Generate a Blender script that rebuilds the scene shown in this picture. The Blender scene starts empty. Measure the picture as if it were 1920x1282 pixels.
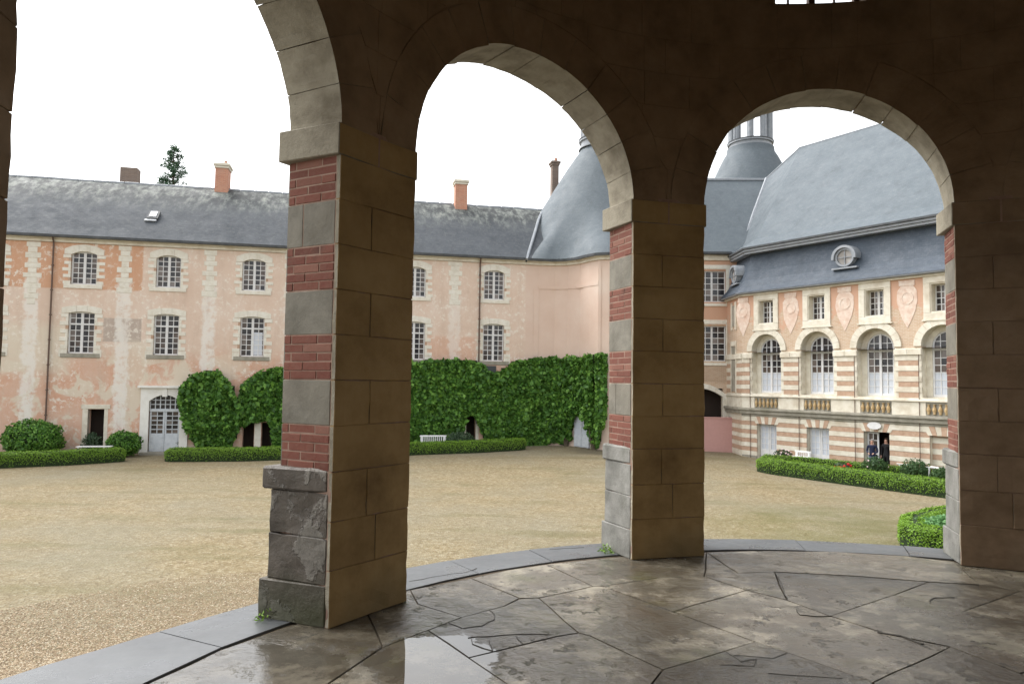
import bpy, bmesh, math, random
import numpy as np
from mathutils import Vector, Matrix, noise as mnoise
random.seed(7); rng = np.random.default_rng(7)
PI = math.pi
SC = bpy.context.scene
COL = SC.collection
R = math.radians

# ------------------------------------------------------------------ camera
FPX, PITCH, ROLL, EYE = 1354.3, .0531, .0133, 1.6
cam_d = bpy.data.cameras.new('camera'); cam = bpy.data.objects.new('camera', cam_d); COL.objects.link(cam)
cam_d.sensor_width = 36; cam_d.lens = FPX / 1920 * 36; cam_d.clip_end = 2000; cam_d.clip_start = .05
cF = np.array([0, math.cos(PITCH), math.sin(PITCH)]); cU = np.array([0, -math.sin(PITCH), math.cos(PITCH)]); cR = np.array([1., 0, 0])
cR2 = cR * math.cos(ROLL) + cU * math.sin(ROLL); cU2 = -cR * math.sin(ROLL) + cU * math.cos(ROLL)
cam.matrix_world = Matrix(((cR2[0], cU2[0], -cF[0], 0), (cR2[1], cU2[1], -cF[1], 0), (cR2[2], cU2[2], -cF[2], EYE), (0, 0, 0, 1)))
SC.camera = cam
# ------------------------------------------------------------------ sky, sun, exposure
W = bpy.data.worlds.new('World'); SC.world = W; W.use_nodes = True
wn = W.node_tree; wn.nodes.clear()
sky = wn.nodes.new('ShaderNodeTexSky'); sky.sky_type = 'NISHITA'; sky.sun_disc = False
sky.sun_elevation = R(52); sky.sun_rotation = R(-60); sky.air_density = 1.2; sky.dust_density = 3; sky.ozone_density = 1
hs = wn.nodes.new('ShaderNodeHueSaturation'); hs.inputs['Saturation'].default_value = .12
bg = wn.nodes.new('ShaderNodeBackground'); bg.inputs['Strength'].default_value = .15
wo = wn.nodes.new('ShaderNodeOutputWorld')
wn.links.new(sky.outputs[0], hs.inputs['Color']); wn.links.new(hs.outputs[0], bg.inputs[0]); wn.links.new(bg.outputs[0], wo.inputs[0])
sl = bpy.data.lights.new('sun', 'SUN'); sl.energy = .8; sl.angle = R(40); sl.color = (1, .97, .93)
so = bpy.data.objects.new('sun', sl); COL.objects.link(so)
_sd = Vector((math.sin(R(-60)) * math.cos(R(52)), math.cos(R(-60)) * math.cos(R(52)), math.sin(R(52))))
so.rotation_euler = _sd.to_track_quat('Z', 'Y').to_euler()
SC.view_settings.view_transform = 'Standard'; SC.view_settings.look = 'None'; SC.view_settings.gamma = 1
SC.view_settings.use_curve_mapping = False; SC.view_settings.exposure = 1.5
SC.render.engine = 'CYCLES'; SC.cycles.max_bounces = 8; SC.cycles.diffuse_bounces = 5

# ------------------------------------------------------------------ measuring: where a sight line meets a real surface
def ray(px, py): return cF * FPX + cR2 * (px - 960) + cU2 * (641 - py)
CAMP = np.array([0, 0, EYE])
def at_z(px, py, z): d = ray(px, py); return CAMP + d * ((z - EYE) / d[2])
GZ = -2.9
def gz(x, y): return GZ + .40 * np.exp(-((x - 5) ** 2 + (y - 47) ** 2) / (2 * 8.5 ** 2))
def on_ground(px, py):
    z = GZ
    for _ in range(12): p = at_z(px, py, z); z = float(gz(p[0], p[1]))
    return Vector((p[0], p[1], z))

# ------------------------------------------------------------------ mesh helpers
def props(o, label=None, cat=None, group=None, kind=None):
    if label: o['label'] = label
    if cat: o['category'] = cat
    if group: o['group'] = group
    if kind: o['kind'] = kind
    return o
ZOFF = {}
def empty(name, loc=(0, 0, 0), rz=0, label=None, cat=None, group=None, worldz=False):
    o = bpy.data.objects.new(name, None); COL.objects.link(o); o.location = loc; o.rotation_euler = (0, 0, rz)
    o.empty_display_size = .3
    props(o, label, cat, group)
    if worldz: ZOFF[o.name] = -loc[2]
    return o
class MB:
    def __init__(s): s.v = []; s.f = []; s.m = []
    def hexa(s, p, m=0):
        b = len(s.v); s.v += [tuple(q) for q in p]
        s.f += [(b, b+3, b+2, b+1), (b+4, b+5, b+6, b+7), (b, b+1, b+5, b+4), (b+1, b+2, b+6, b+5), (b+2, b+3, b+7, b+6), (b+3, b, b+4, b+7)]
        s.m += [m] * 6 if not isinstance(m, (list, tuple)) else list(m)
        return s
    def box(s, x0, x1, y0, y1, z0, z1, m=0):
        return s.hexa([(x0, y0, z0), (x1, y0, z0), (x1, y1, z0), (x0, y1, z0), (x0, y0, z1), (x1, y0, z1), (x1, y1, z1), (x0, y1, z1)], m)
    def loft(s, a, b, m=0, cap=True):       # two closed rings of equal length (b is reached from a along +normal side)
        n = len(a); k = len(s.v); s.v += [tuple(q) for q in a] + [tuple(q) for q in b]
        for i in range(n):
            j = (i + 1) % n; s.f.append((k+i, k+j, k+n+j, k+n+i)); s.m.append(m)
        if cap: s.f += [tuple(k+n-1-i for i in range(n)), tuple(k+n+i for i in range(n))]; s.m += [m, m]
        return s
    def prism(s, poly, z0, z1, m=0): return s.loft([(x, y, z0) for x, y in poly], [(x, y, z1) for x, y in poly], m)
    def xz(s, poly, y0, y1, m=0):            # polygon in x,z given counter-clockwise seen from -y, extruded y0(front)..y1(back)
        return s.loft([(x, y1, z) for x, z in poly], [(x, y0, z) for x, z in poly], m)
    def strip(s, rows, m=0, closed=False):   # grid surface from rows of points
        n = len(rows[0]); k = len(s.v)
        for r_ in rows: s.v += [tuple(q) for q in r_]
        for i in range(len(rows) - 1):
            for j in range(n if closed else n - 1):
                j2 = (j + 1) % n; s.f.append((k+i*n+j, k+i*n+j2, k+(i+1)*n+j2, k+(i+1)*n+j)); s.m.append(m)
        return s
    def cyl(s, c, r, z0, z1, n=12, m=0, r1=None):
        r1 = r if r1 is None else r1
        return s.loft([(c[0]+r*math.cos(2*PI*i/n), c[1]+r*math.sin(2*PI*i/n), z0) for i in range(n)], [(c[0]+r1*math.cos(2*PI*i/n), c[1]+r1*math.sin(2*PI*i/n), z1) for i in range(n)], m)
    def tube(s, a, b, r, n=6, m=0, r1=None):
        a = Vector(a); b = Vector(b); d = (b - a).normalized(); t = d.orthogonal().normalized(); q = d.cross(t); r1 = r if r1 is None else r1
        return s.loft([a + (t*math.cos(2*PI*i/n) + q*math.sin(2*PI*i/n))*r for i in range(n)], [b + (t*math.cos(2*PI*i/n) + q*math.sin(2*PI*i/n))*r1 for i in range(n)], m)
    def mesh(s, name, mats, bevel=0, smooth=False):
        me = bpy.data.meshes.new(name); me.from_pydata(s.v, [], s.f)
        for m in (mats if isinstance(mats, (list, tuple)) else [mats]): me.materials.append(m)
        if any(s.m): me.polygons.foreach_set('material_index', s.m)
        if bevel:
            bm = bmesh.new(); bm.from_mesh(me); bmesh.ops.bevel(bm, geom=bm.edges[:], offset=bevel, segments=1, affect='EDGES', clamp_overlap=True); bm.to_mesh(me); bm.free()
        if smooth: me.polygons.foreach_set('use_smooth', [True] * len(me.polygons))
        me.update(); return me
    def build(s, name, mats, parent=None, bevel=0, smooth=False, loc=(0, 0, 0), **k):
        return link(name, s.mesh(name, mats, bevel, smooth), parent, loc, **k)
def link(name, me, parent=None, loc=(0, 0, 0), **k):
    o = bpy.data.objects.new(name, me); COL.objects.link(o)
    zo = ZOFF.get(parent.name, 0) if parent else 0
    if parent: o.parent = parent
    o.location = (loc[0], loc[1], loc[2] + zo); props(o, **k); return o
def copy_tree(o, parent=None, off=(0, 0, 0), first=True):
    c = o.copy(); COL.objects.link(c)
    if parent: c.parent = parent
    if first: c.location = o.location + Vector(off)
    for ch in list(o.children): copy_tree(ch, c, first=False)
    return c
# polar helpers about the rotunda's centre
CX, CY, RI, TH = 2.545, 2.602, 4.25, .475
def pol(az, r, z=0): a = R(az); return (CX + r * math.cos(a), CY + r * math.sin(a), z)
def pbox(mb, a0, a1, r0, r1, z0, z1, m=0, a0o=None, a1o=None):   # a0 < a1 ; a?o = azimuths at outer radius
    a0o = a0 if a0o is None else a0o; a1o = a1 if a1o is None else a1o
    return mb.hexa([pol(a1, r0, z0), pol(a1o, r1, z0), pol(a0o, r1, z0), pol(a0, r0, z0), pol(a1, r0, z1), pol(a1o, r1, z1), pol(a0o, r1, z1), pol(a0, r0, z1)][::-1] if False else
                   [pol(a0, r0, z0), pol(a0o, r1, z0), pol(a1o, r1, z0), pol(a1, r0, z0), pol(a0, r0, z1), pol(a0o, r1, z1), pol(a1o, r1, z1), pol(a1, r0, z1)], m)

# ------------------------------------------------------------------ materials
class NG:
    def __init__(s, name):
        s.mat = bpy.data.materials.new(name); s.mat.use_nodes = True; s.t = s.mat.node_tree; s.t.nodes.clear()
        s.out = s.t.nodes.new('ShaderNodeOutputMaterial'); s.b = s.t.nodes.new('ShaderNodeBsdfPrincipled'); s.t.links.new(s.b.outputs[0], s.out.inputs[0])
        s.tc = s.t.nodes.new('ShaderNodeTexCoord'); s.P = s.tc.outputs['Object']
    def n(s, typ, **k):
        x = s.t.nodes.new(typ)
        for a, v in k.items(): setattr(x, a, v)
        return x
    def set(s, sock, v):
        if isinstance(v, bpy.types.NodeSocket): s.t.links.new(v, sock)
        elif isinstance(v, tuple) and len(v) == 3 and sock.type == 'RGBA': sock.default_value = (*v, 1)
        else: sock.default_value = v
    def math(s, op, a, b=0., c=None, clamp=False):
        x = s.n('ShaderNodeMath', operation=op, use_clamp=clamp); s.set(x.inputs[0], a); s.set(x.inputs[1], b)
        if c is not None: s.set(x.inputs[2], c)
        return x.outputs[0]
    def mapv(s, scale=(1, 1, 1), loc=(0, 0, 0), src=None):
        x = s.n('ShaderNodeMapping'); s.set(x.inputs[0], src or s.P); x.inputs['Scale'].default_value = scale; x.inputs['Location'].default_value = loc; return x.outputs[0]
    def noise(s, scale, detail=5, rough=.6, vec=None, dist=0, col=False):
        x = s.n('ShaderNodeTexNoise'); s.set(x.inputs['Vector'], vec or s.P); x.inputs['Scale'].default_value = scale; x.inputs['Detail'].default_value = detail
        x.inputs['Roughness'].default_value = rough; x.inputs['Distortion'].default_value = dist; return x.outputs['Color' if col else 'Fac']
    def vor(s, scale, vec=None, feat='F1', out='Distance'):
        x = s.n('ShaderNodeTexVoronoi', feature=feat); s.set(x.inputs['Vector'], vec or s.P); x.inputs['Scale'].default_value = scale; return x.outputs[out]
    def ramp(s, f, stops, interp='LINEAR'):
        x = s.n('ShaderNodeValToRGB'); s.set(x.inputs[0], f); cr = x.color_ramp; cr.interpolation = interp
        while len(cr.elements) < len(stops): cr.elements.new(.5)
        for e, (p, c) in zip(cr.elements, stops):
            e.position = p; c = c if isinstance(c, tuple) else (c, c, c); e.color = (*c, 1)
        return x.outputs[0]
    def mix(s, f, a, b, mode='MIX'):
        x = s.n('ShaderNodeMix', data_type='RGBA', blend_type=mode); s.set(x.inputs['Factor'], f); s.set(x.inputs['A'], a); s.set(x.inputs['B'], b); return x.outputs['Result']
    def sep(s, vec=None):
        x = s.n('ShaderNodeSeparateXYZ'); s.set(x.inputs[0], vec or s.P); return x.outputs
    def bump(s, h, strength=.5, dist=.02, nrm=None):
        x = s.n('ShaderNodeBump'); x.inputs['Strength'].default_value = strength; x.inputs['Distance'].default_value = dist; s.set(x.inputs['Height'], h)
        if nrm: s.set(x.inputs['Normal'], nrm)
        return x.outputs[0]
    def island(s): return s.n('ShaderNodeNewGeometry').outputs['Random Per Island']
    def orand(s): return s.n('ShaderNodeObjectInfo').outputs['Random']
    def boxmask(s, P, x0, x1, z0, z1, soft=.12):   # P = separated (warped) coordinates
        def edge(v, a, sgn):
            x = s.n('ShaderNodeMapRange', interpolation_type='SMOOTHSTEP'); s.set(x.inputs[0], v)
            x.inputs[1].default_value = a - soft * sgn; x.inputs[2].default_value = a + soft * sgn; return x.outputs[0]
        return s.math('MULTIPLY', s.math('MULTIPLY', edge(P[0], x0, 1), edge(P[0], x1, -1)), s.math('MULTIPLY', edge(P[2], z0, 1), edge(P[2], z1, -1)))
    def warp(s, amt, scale):
        x = s.n('ShaderNodeVectorMath', operation='MULTIPLY_ADD'); s.set(x.inputs[0], s.noise(scale, 6, .7, col=True)); x.inputs[1].default_value = (amt,)*3
        y = s.n('ShaderNodeVectorMath', operation='ADD'); s.set(y.inputs[0], s.P); y.inputs[1].default_value = (-amt/2,)*3; s.set(x.inputs[2], y.outputs[0]); return x.outputs[0]
    def fin(s, col, rough=.85, nrm=None, spec=.3, metal=0):
        s.set(s.b.inputs['Base Color'], col); s.set(s.b.inputs['Roughness'], rough); s.b.inputs['Specular IOR Level'].default_value = spec; s.b.inputs['Metallic'].default_value = metal
        if nrm: s.set(s.b.inputs['Normal'], nrm)
        return s.mat
def mat_stone(name, c0, c1, c2, stain=(.05, .045, .03), st=.35, scale=3, bumpd=.012, rough=.85, spec=.25):
    g = NG(name); n1 = g.noise(scale, 8, .65); n2 = g.noise(scale * .35, 4, .6); n3 = g.noise(scale * 9, 4, .7)
    c = g.ramp(n1, [(.3, c0), (.52, c1), (.75, c2)])
    c = g.mix(g.math('MULTIPLY', g.orand(), .35), c, g.mix(.55, c, c0))
    c = g.mix(g.math('MULTIPLY', g.ramp(n2, [(.5, 0.), (.72, 1.)]), st), c, stain)
    pit = g.ramp(g.vor(scale * 16, feat='F1'), [(.0, 0.), (.22, 1.)])
    h = g.math('ADD', g.math('MULTIPLY', n1, .6), g.math('ADD', g.math('MULTIPLY', n3, .4), g.math('MULTIPLY', pit, .12)))
    return g.fin(c, rough, g.bump(h, .6, bumpd), spec)
M = {}
M['reveal'] = mat_stone('weathered_limestone', (.135, .125, .10), (.22, .205, .17), (.29, .27, .22), (.12, .10, .07), .45, 4, .014)
M['arch'] = mat_stone('pale_arch_limestone', (.20, .175, .13), (.31, .28, .215), (.38, .35, .275), (.10, .08, .05), .7, 5, .02)
M['ochre'] = mat_stone('ochre_wall_stone', (.18, .11, .042), (.34, .225, .095), (.45, .32, .155), (.05, .043, .02), .9, 1.5, .01, .8)  # inner-face limestone with warm bounced light mixed into its colour
M['ochre_dark'] = mat_stone('smoked_ochre_stone', (.18, .12, .07), (.27, .185, .115), (.35, .255, .17), (.04, .03, .02), .5, 2.4, .01, .85)  # darker copy for inner faces, their deeper shade put into the colour
def _plinth():
    g = NG('patched_damp_plinth_stone'); n1 = g.noise(3.5, 8, .7); z = g.sep(); w = g.warp(.2, 5)
    c = g.ramp(n1, [(.3, (.045, .036, .027)), (.5, (.085, .07, .055)), (.72, (.13, .11, .09))])
    pa = g.ramp(g.noise(2.6, 4, .55, vec=w), [(.50, 0.), (.53, 1.)]); c = g.mix(g.math('MULTIPLY', pa, .8), c, g.ramp(n1, [(.35, (.13, .12, .10)), (.65, (.25, .23, .20))]))
    x = g.n('ShaderNodeMapRange'); g.set(x.inputs[0], g.math('ADD', z[2], g.math('MULTIPLY', n1, .3))); x.inputs[1].default_value = .5; x.inputs[2].default_value = .2
    c = g.mix(g.math('MULTIPLY', x.outputs[0], .7), c, (.05, .055, .02))
    return g.fin(c, .55, g.bump(g.math('ADD', n1, g.math('MULTIPLY', pa, .35)), .8, .03), .4)
M['plinth'] = _plinth()
M['plinth_pale'] = mat_stone('pale_plinth_stone', (.13, .13, .115), (.23, .225, .205), (.33, .325, .30), (.08, .09, .045), .6, 4, .02)
M['mortar'] = mat_stone('lime_mortar', (.24, .155, .115), (.32, .215, .165), (.38, .28, .22), bumpd=.006, scale=8)
M['joint'] = mat_stone('dark_joint', (.05, .04, .025), (.08, .06, .04), (.12, .09, .06), scale=8)
def _brick():
    g = NG('old_red_brick'); r_ = g.island(); n1 = g.noise(22, 5, .7); o = g.orand()
    c = g.ramp(o, [(0, (.13, .046, .034)), (.35, (.205, .078, .056)), (.7, (.165, .058, .043)), (1, (.25, .12, .088))])
    c = g.mix(g.math('MULTIPLY', g.ramp(n1, [(.4, 0.), (.75, 1.)]), .35), c, (.22, .135, .10))
    c = g.mix(g.ramp(g.noise(3, 4), [(.6, 0.), (.75, .7)]), c, (.07, .04, .03))
    return g.fin(c, .85, g.bump(n1, .6, .008), .2)
M['brick'] = _brick()
def _floor():
    g = NG('wet_flagstone'); n1 = g.noise(1.1, 7, .65, dist=.3); n2 = g.noise(6, 8, .7); n3 = g.noise(.7, 5, .55, vec=g.mapv((1, 1, 1), (4.3, 1.7, 0))); v = g.vor(9)
    c = g.ramp(n2, [(.25, (.045, .040, .030)), (.45, (.10, .09, .070)), (.6, (.155, .142, .112)), (.8, (.25, .235, .19))])
    c = g.mix(g.ramp(n1, [(.42, 0.), (.68, .6)]), c, (.13, .095, .062))
    pale = g.ramp(g.noise(2.2, 8, .7, vec=g.mapv((1, 1, 1), (2, 8, 1))), [(.50, 0.), (.60, .85)]); c = g.mix(pale, c, (.30, .27, .21))
    c = g.mix(1., c, g.ramp(g.orand(), [(0, (.62, .60, .56)), (.5, (.9, .88, .84)), (1, (1.25, 1.22, 1.18))]), 'MULTIPLY')
    wet = g.ramp(g.math('ADD', n3, g.math('MULTIPLY', g.math('SUBTRACT', n2, .5), .35)), [(.45, 0.), (.52, 1.)])
    # puddle on the slab by the big pier
    s3 = g.sep(g.warp(.42, 4.5)); 
    def disk(x0, y0, rx, ry):
        a = g.math('POWER', g.math('DIVIDE', g.math('SUBTRACT', s3[0], x0), rx), 2); b = g.math('POWER', g.math('DIVIDE', g.math('SUBTRACT', s3[1], y0), ry), 2)
        return g.ramp(g.math('ADD', a, b), [(.75, 1.), (1., 0.)])
    pd = g.math('MAXIMUM', disk(-.42, 4.22, .40, .48), g.math('MULTIPLY', disk(-1.75, 3.95, .95, .62), .8))
    pit = g.math('MULTIPLY', g.ramp(g.noise(6, 6, .75), [(.57, 0.), (.61, 1.)]), g.ramp(n1, [(.42, 0.), (.55, 1.)]))
    c = g.mix(pit, c, (.06, .052, .04))
    c = g.mix(g.math('MULTIPLY', wet, .35), c, (.05, .043, .034)); c = g.mix(g.math('MULTIPLY', pd, .6), c, (.04, .036, .03))
    c = g.mix(g.math('MULTIPLY', g.ramp(g.noise(1.7, 5, .6, vec=g.mapv((1, 1, 1), (9, 3, 0))), [(.58, 0.), (.72, .8)]), .6), c, (.10, .10, .03))
    rr = g.mix(wet, g.ramp(n2, [(.3, .26), (.7, .50)]), g.ramp(n2, [(.3, .03), (.7, .14)])); rr = g.mix(pd, rr, (.015, .015, .015))
    h = g.math('ADD', g.math('MULTIPLY', n1, .9), g.math('ADD', g.math('MULTIPLY', n2, .42), g.math('MULTIPLY', pit, -.35)))
    h = g.mix(pd, h, (.45, .45, .45))
    return g.fin(c, rr, g.bump(h, .8, .042), .6)
M['floor'] = _floor()
def _curb():
    g = NG('wet_kerb_stone'); n1 = g.noise(1.5, 6, .6); n2 = g.noise(9, 6, .7)
    c = g.ramp(n1, [(.3, (.055, .06, .066)), (.6, (.095, .102, .11)), (.8, (.14, .145, .15))]); c = g.mix(g.math('MULTIPLY', n2, .4), c, (.10, .10, .09))
    rr = g.ramp(g.noise(1.9, 5), [(.4, .26), (.65, .5)])
    return g.fin(c, rr, g.bump(g.math('ADD', n1, g.math('MULTIPLY', n2, .3)), .35, .012), .5)
M['curb'] = _curb()
def _gravel():
    g = NG('court_gravel'); v = g.n('ShaderNodeTexVoronoi'); g.set(v.inputs['Vector'], g.P); v.inputs['Scale'].default_value = 19
    c = g.ramp(g.sep(v.outputs['Color'])[0], [(0, (.15, .105, .06)), (.3, (.22, .165, .095)), (.6, (.26, .205, .125)), (.85, (.32, .27, .19)), (1, (.40, .36, .28))])
    v2 = g.n('ShaderNodeTexVoronoi'); g.set(v2.inputs['Vector'], g.P); v2.inputs['Scale'].default_value = 7
    c = g.mix(.35, c, g.ramp(g.sep(v2.outputs['Color'])[1], [(0, (.13, .09, .05)), (.5, (.23, .18, .11)), (1, (.33, .28, .20))]))
    n1 = g.noise(.16, 6, .65); n2 = g.noise(.9, 7, .7); n3 = g.noise(.35, 5, .6, vec=g.mapv((.6, 2.2, 1), (3, 5, 0)))
    c = g.mix(g.ramp(n1, [(.38, 0.), (.62, .5)]), c, (.21, .20, .165))            # greyer trodden areas
    c = g.mix(g.ramp(n3, [(.52, 0.), (.70, .55)]), c, (.13, .115, .055))           # mossy drifts
    s3 = g.sep(g.warp(4., .35)); 
    def disk(x0, y0, rx, ry):
        a = g.math('POWER', g.math('DIVIDE', g.math('SUBTRACT', s3[0], x0), rx), 2); b = g.math('POWER', g.math('DIVIDE', g.math('SUBTRACT', s3[1], y0), ry), 2)
        return g.ramp(g.math('ADD', a, b), [(.3, 1.), (1.2, 0.)])
    gr = g.math('MULTIPLY', disk(10.5, 22, 5, 6), g.ramp(n2, [(.35, .2), (.65, 1.)]))
    c = g.mix(g.math('MULTIPLY', gr, .62), c, (.105, .11, .035))
    paved = disk(6.9, 43.2, 4.2, 2.4)
    c = g.mix(g.math('MULTIPLY', paved, .75), c, (.09, .08, .06))
    c = g.mix(g.ramp(n2, [(.45, 0.), (.8, .35)]), c, (.18, .135, .075))
    h = g.math('ADD', g.math('MULTIPLY', v.outputs['Distance'], 1.), g.math('MULTIPLY', n2, .5))
    c = g.mix(1., c, (.88, .89, .82), 'MULTIPLY')
    return g.fin(c, .9, g.bump(h, .7, .03), .2)
M['gravel'] = _gravel()
def _pebble():
    g = NG('pebble'); c = g.ramp(g.island(), [(0, (.10, .065, .035)), (.35, (.20, .14, .075)), (.65, (.27, .20, .12)), (.88, (.33, .27, .18)), (1, (.42, .37, .28))])
    return g.fin(c, .75, None, .3)
M['pebble'] = _pebble()
def _plaster():
    g = NG('peeling_salmon_render'); w = g.warp(1.1, .9); P = g.sep(w); P0 = g.sep(g.warp(.12, 6)); Z = g.sep()
    n1 = g.noise(.45, 8, .65); n2 = g.noise(2.2, 9, .7); n3 = g.noise(9, 6, .7); nv = g.noise(1.6, 8, .72, vec=g.mapv((1, 1, .16)))
    peach = g.ramp(n1, [(.3, (.60, .455, .365)), (.5, (.645, .505, .41)), (.7, (.69, .575, .49))])
    rust = g.ramp(n2, [(.3, (.55, .28, .18)), (.6, (.61, .36, .25)), (.8, (.64, .46, .355))])
    cream = (.65, .58, .47)
    low = g.math('MULTIPLY', g.ramp(P[2], [(0, 1.), (1, 1.)]), 1.)
    x = g.n('ShaderNodeMapRange', interpolation_type='SMOOTHSTEP'); g.set(x.inputs[0], P[2]); x.inputs[1].default_value = 3.6; x.inputs[2].default_value = 2.0; lowm = x.outputs[0]
    xl = g.n('ShaderNodeMapRange', interpolation_type='SMOOTHSTEP'); g.set(xl.inputs[0], P[0]); xl.inputs[1].default_value = -3; xl.inputs[2].default_value = -9; left = xl.outputs[0]
    c = g.mix(g.math('MULTIPLY', lowm, g.ramp(n1, [(.35, .35), (.6, .9)])), peach, rust)
    nb = g.noise(.75, 9, .62, dist=.6)
    c = g.mix(g.math('MULTIPLY', g.ramp(nb, [(.50, 0.), (.55, 1.)]), g.math('MULTIPLY', left, g.math('MULTIPLY', lowm, .85))), c, cream)
    c = g.mix(g.math('MULTIPLY', g.boxmask(P0, -30, -12.15, 6.45, 9.4, .06), .85), c, g.ramp(n2, [(.3, (.53, .27, .15)), (.7, (.58, .34, .22))]))
    c = g.mix(g.math('MULTIPLY', g.boxmask(P0, -14.1, -12.1, 3.5, 4.85, .04), .9), c, (.42, .35, .30))
    c = g.mix(g.math('MULTIPLY', g.boxmask(P0, 4.4, 7.4, 2.0, 4.3, .1), .5), c, rust)
    c = g.mix(g.math('MULTIPLY', g.boxmask(P, -19.5, -15.8, 1.6, 4.4, .5), .8), c, cream)
    c = g.mix(g.math('MULTIPLY', g.boxmask(P, -13.2, -11.6, 1.2, 3.6, .3), .6), c, cream)
    for xc in (-17.85, -13.1, -8.5, -3.9, .9, 6.0):   # ghost of the chains lower down, where the render flaked to the stone
        c = g.mix(g.math('MULTIPLY', g.math('MULTIPLY', g.boxmask(g.sep(g.warp(.9, 2.2)), xc-.36, xc+.36, -2.6 if xc < -12 else 1.2, 7, .1), g.ramp(g.noise(1.4, 6, .7), [(.38, 0.), (.5, 1.)])), .8 if xc < -8 else .5), c, (.74, .71, .66))
    c = g.mix(g.ramp(nv, [(.52, 0.), (.72, .45)]), c, (.47, .35, .27)); c = g.mix(g.ramp(nv, [(.30, .35), (.44, 0.)]), c, (.72, .64, .55)); c = g.mix(g.math('MULTIPLY', g.ramp(g.noise(3.5, 8, .75), [(.53, 0.), (.58, 1.)]), g.ramp(n1, [(.42, 0.), (.56, .85)])), c, (.74, .68, .60))
    gm = g.n('ShaderNodeMapRange'); g.set(gm.inputs[0], P[2]); gm.inputs[1].default_value = -1.9; gm.inputs[2].default_value = -2.7
    c = g.mix(g.math('MULTIPLY', gm.outputs[0], .6), c, (.33, .27, .22))
    return g.fin(c, .92, g.bump(g.math('ADD', n2, g.math('MULTIPLY', n3, .4)), .5, .03), .15)
M['plaster'] = _plaster()
def _plaster2():
    g = NG('pale_pink_render'); n1 = g.noise(.5, 7, .6); n2 = g.noise(3, 8, .7)
    c = g.ramp(n1, [(.3, (.60, .45, .365)), (.55, (.64, .50, .415)), (.75, (.67, .555, .47))]); P = g.sep(g.warp(.5, 1))
    c = g.mix(g.ramp(n2, [(.6, 0.), (.8, .3)]), c, (.70, .62, .54))
    return g.fin(c, .92, g.bump(n2, .4, .02), .15)
M['plaster2'] = _plaster2()
M['quoin'] = mat_stone('cream_tufa_stone', (.62, .58, .49), (.71, .68, .60), (.77, .75, .69), (.40, .34, .24), .3, 4, .012)
M['wstone'] = mat_stone('cream_wing_stone', (.56, .51, .41), (.68, .64, .54), (.76, .72, .64), (.36, .27, .17), .45, 2.5, .012)
M['cartouche'] = mat_stone('flaking_pale_cartouche_plaster', (.58, .42, .33), (.68, .56, .47), (.75, .68, .60), (.52, .33, .24), .7, 4.5, .02)
M['bull'] = mat_stone('dusty_round_pane', (.26, .25, .24), (.36, .34, .32), (.44, .42, .40), scale=3)  # opaque mottled grey for the round dormer panes
M['wbrick'] = mat_stone('rosy_brick_band', (.38, .245, .17), (.46, .315, .225), (.53, .39, .29), (.36, .24, .16), .35, 5, .012)
M['gstone'] = mat_stone('grey_weathered_ledge', (.22, .205, .17), (.31, .29, .24), (.40, .37, .31), (.15, .15, .10), .5, 2.5, .015)
M['ochre_bal'] = mat_stone('ochre_baluster_stone', (.34, .235, .115), (.44, .315, .165), (.50, .39, .23), (.2, .15, .08), .3, 8, .01)
def _smallbrick(name, c1, c2, cm, sc=1., plaster=None, pf=.5):
    g = NG(name); s = g.sep(); cb = g.n('ShaderNodeCombineXYZ'); g.set(cb.inputs[0], g.math('ADD', s[0], s[1])); g.set(cb.inputs[1], s[2])
    b = g.n('ShaderNodeTexBrick'); g.set(b.inputs['Vector'], cb.outputs[0]); b.inputs['Color1'].default_value = (*c1, 1); b.inputs['Color2'].default_value = (*c2, 1); b.inputs['Mortar'].default_value = (*cm, 1)
    b.inputs['Scale'].default_value = sc; b.inputs['Brick Width'].default_value = .24; b.inputs['Row Height'].default_value = .075; b.inputs['Mortar Size'].default_value = .009
    c = g.mix(g.ramp(g.noise(2.5, 6, .7), [(.4, 0.), (.8, .5)]), b.outputs[0], cm)
    if plaster: c = g.mix(g.ramp(g.math('SUBTRACT', g.noise(1.3, 7, .7), g.math('MULTIPLY', g.math('SUBTRACT', s[2], 5.3), .16)), [(pf - .04, 1.), (pf + .04, 0.)]), c, plaster)
    return g.fin(c, .9, g.bump(b.outputs['Fac'], -.4, .01), .15)
M['chimney'] = _smallbrick('chimney_brick', (.44, .17, .11), (.54, .24, .15), (.50, .36, .28))
M['chimney_dark'] = _smallbrick('sooty_chimney_brick', (.16, .12, .10), (.22, .16, .13), (.26, .22, .19))
M['spandrel'] = _smallbrick('rusty_spandrel', (.44, .30, .20), (.52, .38, .27), (.58, .50, .40), plaster=(.54, .335, .235), pf=.50)
M['brickwall'] = _smallbrick('brown_brick_wall', (.36, .24, .16), (.44, .31, .22), (.50, .42, .33))
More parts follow.
